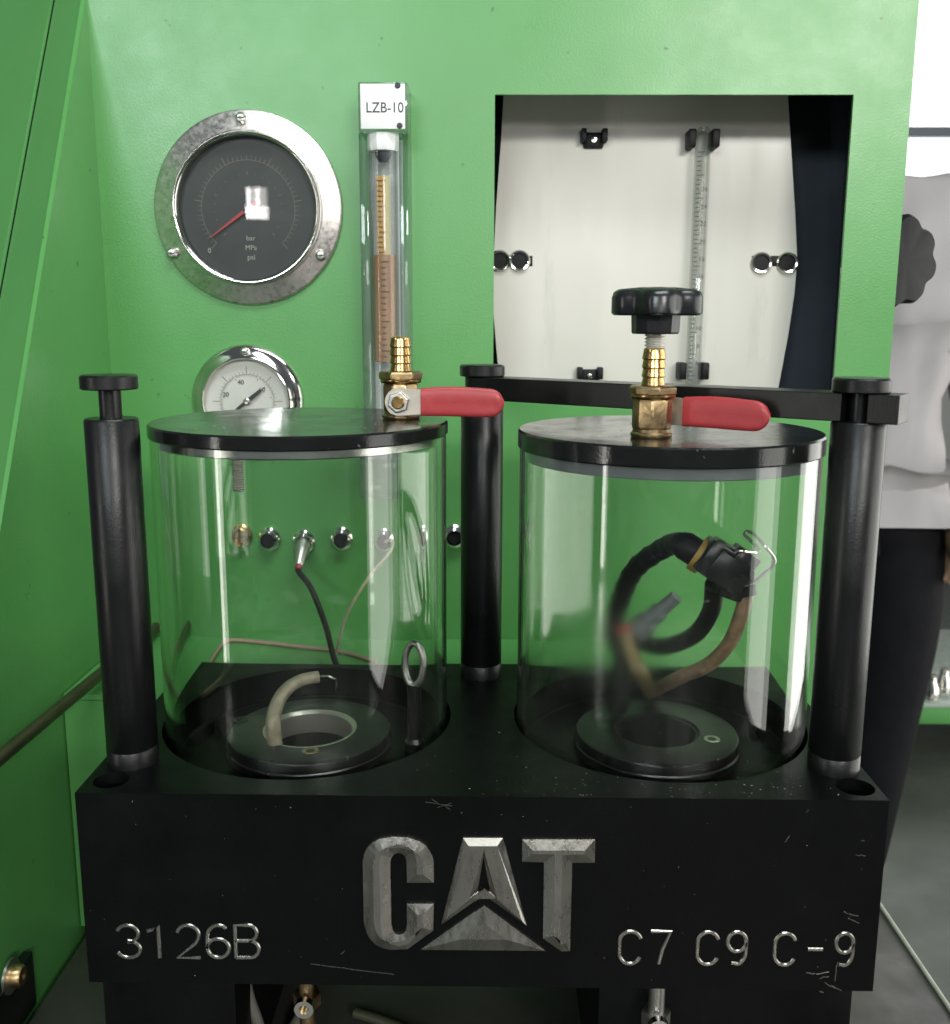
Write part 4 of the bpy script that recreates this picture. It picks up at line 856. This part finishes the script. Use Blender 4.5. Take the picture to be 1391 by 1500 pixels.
for s in (-1, 1):
    sh = 2
    arm = [(s*.17, 0, 1.39), (s*.225, .0, 1.28), (s*.245, -.01, 1.10), (s*.24, -.05, .93), (s*.225, -.07, .87), (s*.215, -.08, .81)]
    wr = limb(sh, arm, [.058, .048, .042, .032, (.028, .040), (.022, .040)])
    if s == 1 or True:
        for k in range(4):
            yy = -.08+(k-1.5)*.019
            limb(wr, [(s*.212, yy, .775), (s*.206, yy-.003, .745), (s*.198, yy-.004, .722+.006*abs(k-1.5))], [.0095, .0085, .0075])
        limb(wr-1, [(s*.198, -.115, .845), (s*.19, -.125, .815), (s*.186, -.128, .79)], [.011, .0095, .008])
    leg = [(s*.095+.02, 0, .88), (s*.10+.03, -.01, .50), (s*.10-.005, .02, .10), (s*.10-.005, -.03, .05), (s*.105-.005, -.12, .035)]
    limb(0, leg, [.088, .058, .040, .042, (.036, .028)])
skin('body', verts, edges, rad, 'skin', per)
# shirt
sv = [V(0, 0, .945), V(0, 0, 1.02), V(0, 0, 1.15), V(0, 0, 1.32), V(0, 0, 1.43), V(0, .01, 1.475)]; sr = [(.205, .165), (.195, .155), (.18, .14), (.18, .135), (.105, .09), (.066, .066)]
se = [(i, i+1) for i in range(5)]
for s in (-1, 1):
    b0 = len(sv); sv += [V(s*.18, 0, 1.385), V(s*.235, 0, 1.27), V(s*.255, -.01, 1.12), V(s*.258, -.03, 1.03)]; sr += [.078, .072, .064, .066]; se += [(3, b0), (b0, b0+1), (b0+1, b0+2), (b0+2, b0+3)]
sho = skin('shirt', sv, se, sr, 'shirt', per, 1, 3)
for v in sho.data.vertices:
    c_ = v.co; k_ = .0045*math.sin(34*(c_.x*.9+c_.z*.55)+2.2*math.sin(9*c_.z))+.005*math.sin(52*(c_.x*.5-c_.z*.8)+3*math.sin(7*c_.x)); v.co = c_+v.normal*k_*(1 if c_.z > .03 else .4)
tv = [V(.015, 0, .95)]; tr_ = [(.135, .11)]; te = []
for s in (-1, 1):
    b0 = len(tv); tv += [V(s*.10+.03, 0, .80), V(s*.10+.035, -.01, .62), V(s*.10+.028, -.005, .48), V(s*.10+.012, .01, .25), V(s*.10-.005, .02, .07)]; tr_ += [.108, .095, .082, .074, .072]; te += [(0, b0)]+[(b0+i, b0+i+1) for i in range(4)]
skin('trousers', tv, te, tr_, 'trouser', per)
for s in (-1, 1):
    bm = BM(); bmesh.ops.create_uvsphere(bm, u_segments=24, v_segments=12, radius=1, matrix=Matrix.Translation(V(s*.105-.005, -.05, .035)) @ Matrix.Diagonal((.048, .14, .045, 1)))
    for v in bm.verts: v.co.z = max(v.co.z, FZ)
    obj('shoe', bm, 'shoe', per)
bm = BM(); bmesh.ops.create_uvsphere(bm, u_segments=28, v_segments=18, radius=1, matrix=Matrix.Translation(V(0, .012, 1.685)) @ Matrix.Diagonal((.088, .105, .085, 1)))
bmesh.ops.delete(bm, geom=[v for v in bm.verts if v.co.z < FZ+1.62 or (v.co.y < pyy-.05 and v.co.z < FZ+1.70)], context='VERTS'); obj('hair', bm, 'hair', per)
for s in (-1, 1):
    bm = BM(); bmesh.ops.create_uvsphere(bm, u_segments=14, v_segments=8, radius=1, matrix=Matrix.Translation(V(s*.078, .0, 1.635)) @ Matrix.Diagonal((.01, .018, .03, 1))); obj('ear', bm, 'skin', per)
    bm = BM(); bmesh.ops.create_uvsphere(bm, u_segments=12, v_segments=8, radius=.010, matrix=Matrix.Translation(V(s*.030, -.098, 1.64))); obj('eye', bm, 'ink', per)
bm = BM(); lathe(bm, [(0, 0), (.014, 0), (.010, .025), (.004, .045), (0, .047)], 12, Matrix.Translation(V(0, -.102, 1.60))); obj('nose', bm, 'skin', per)
bm = BM(); box(bm, V(-.022, -.104, 1.574), V(.022, -.085, 1.582), .003); obj('mouth', bm, mat('lips', (.35, .13, .11), .5), per)
clean()
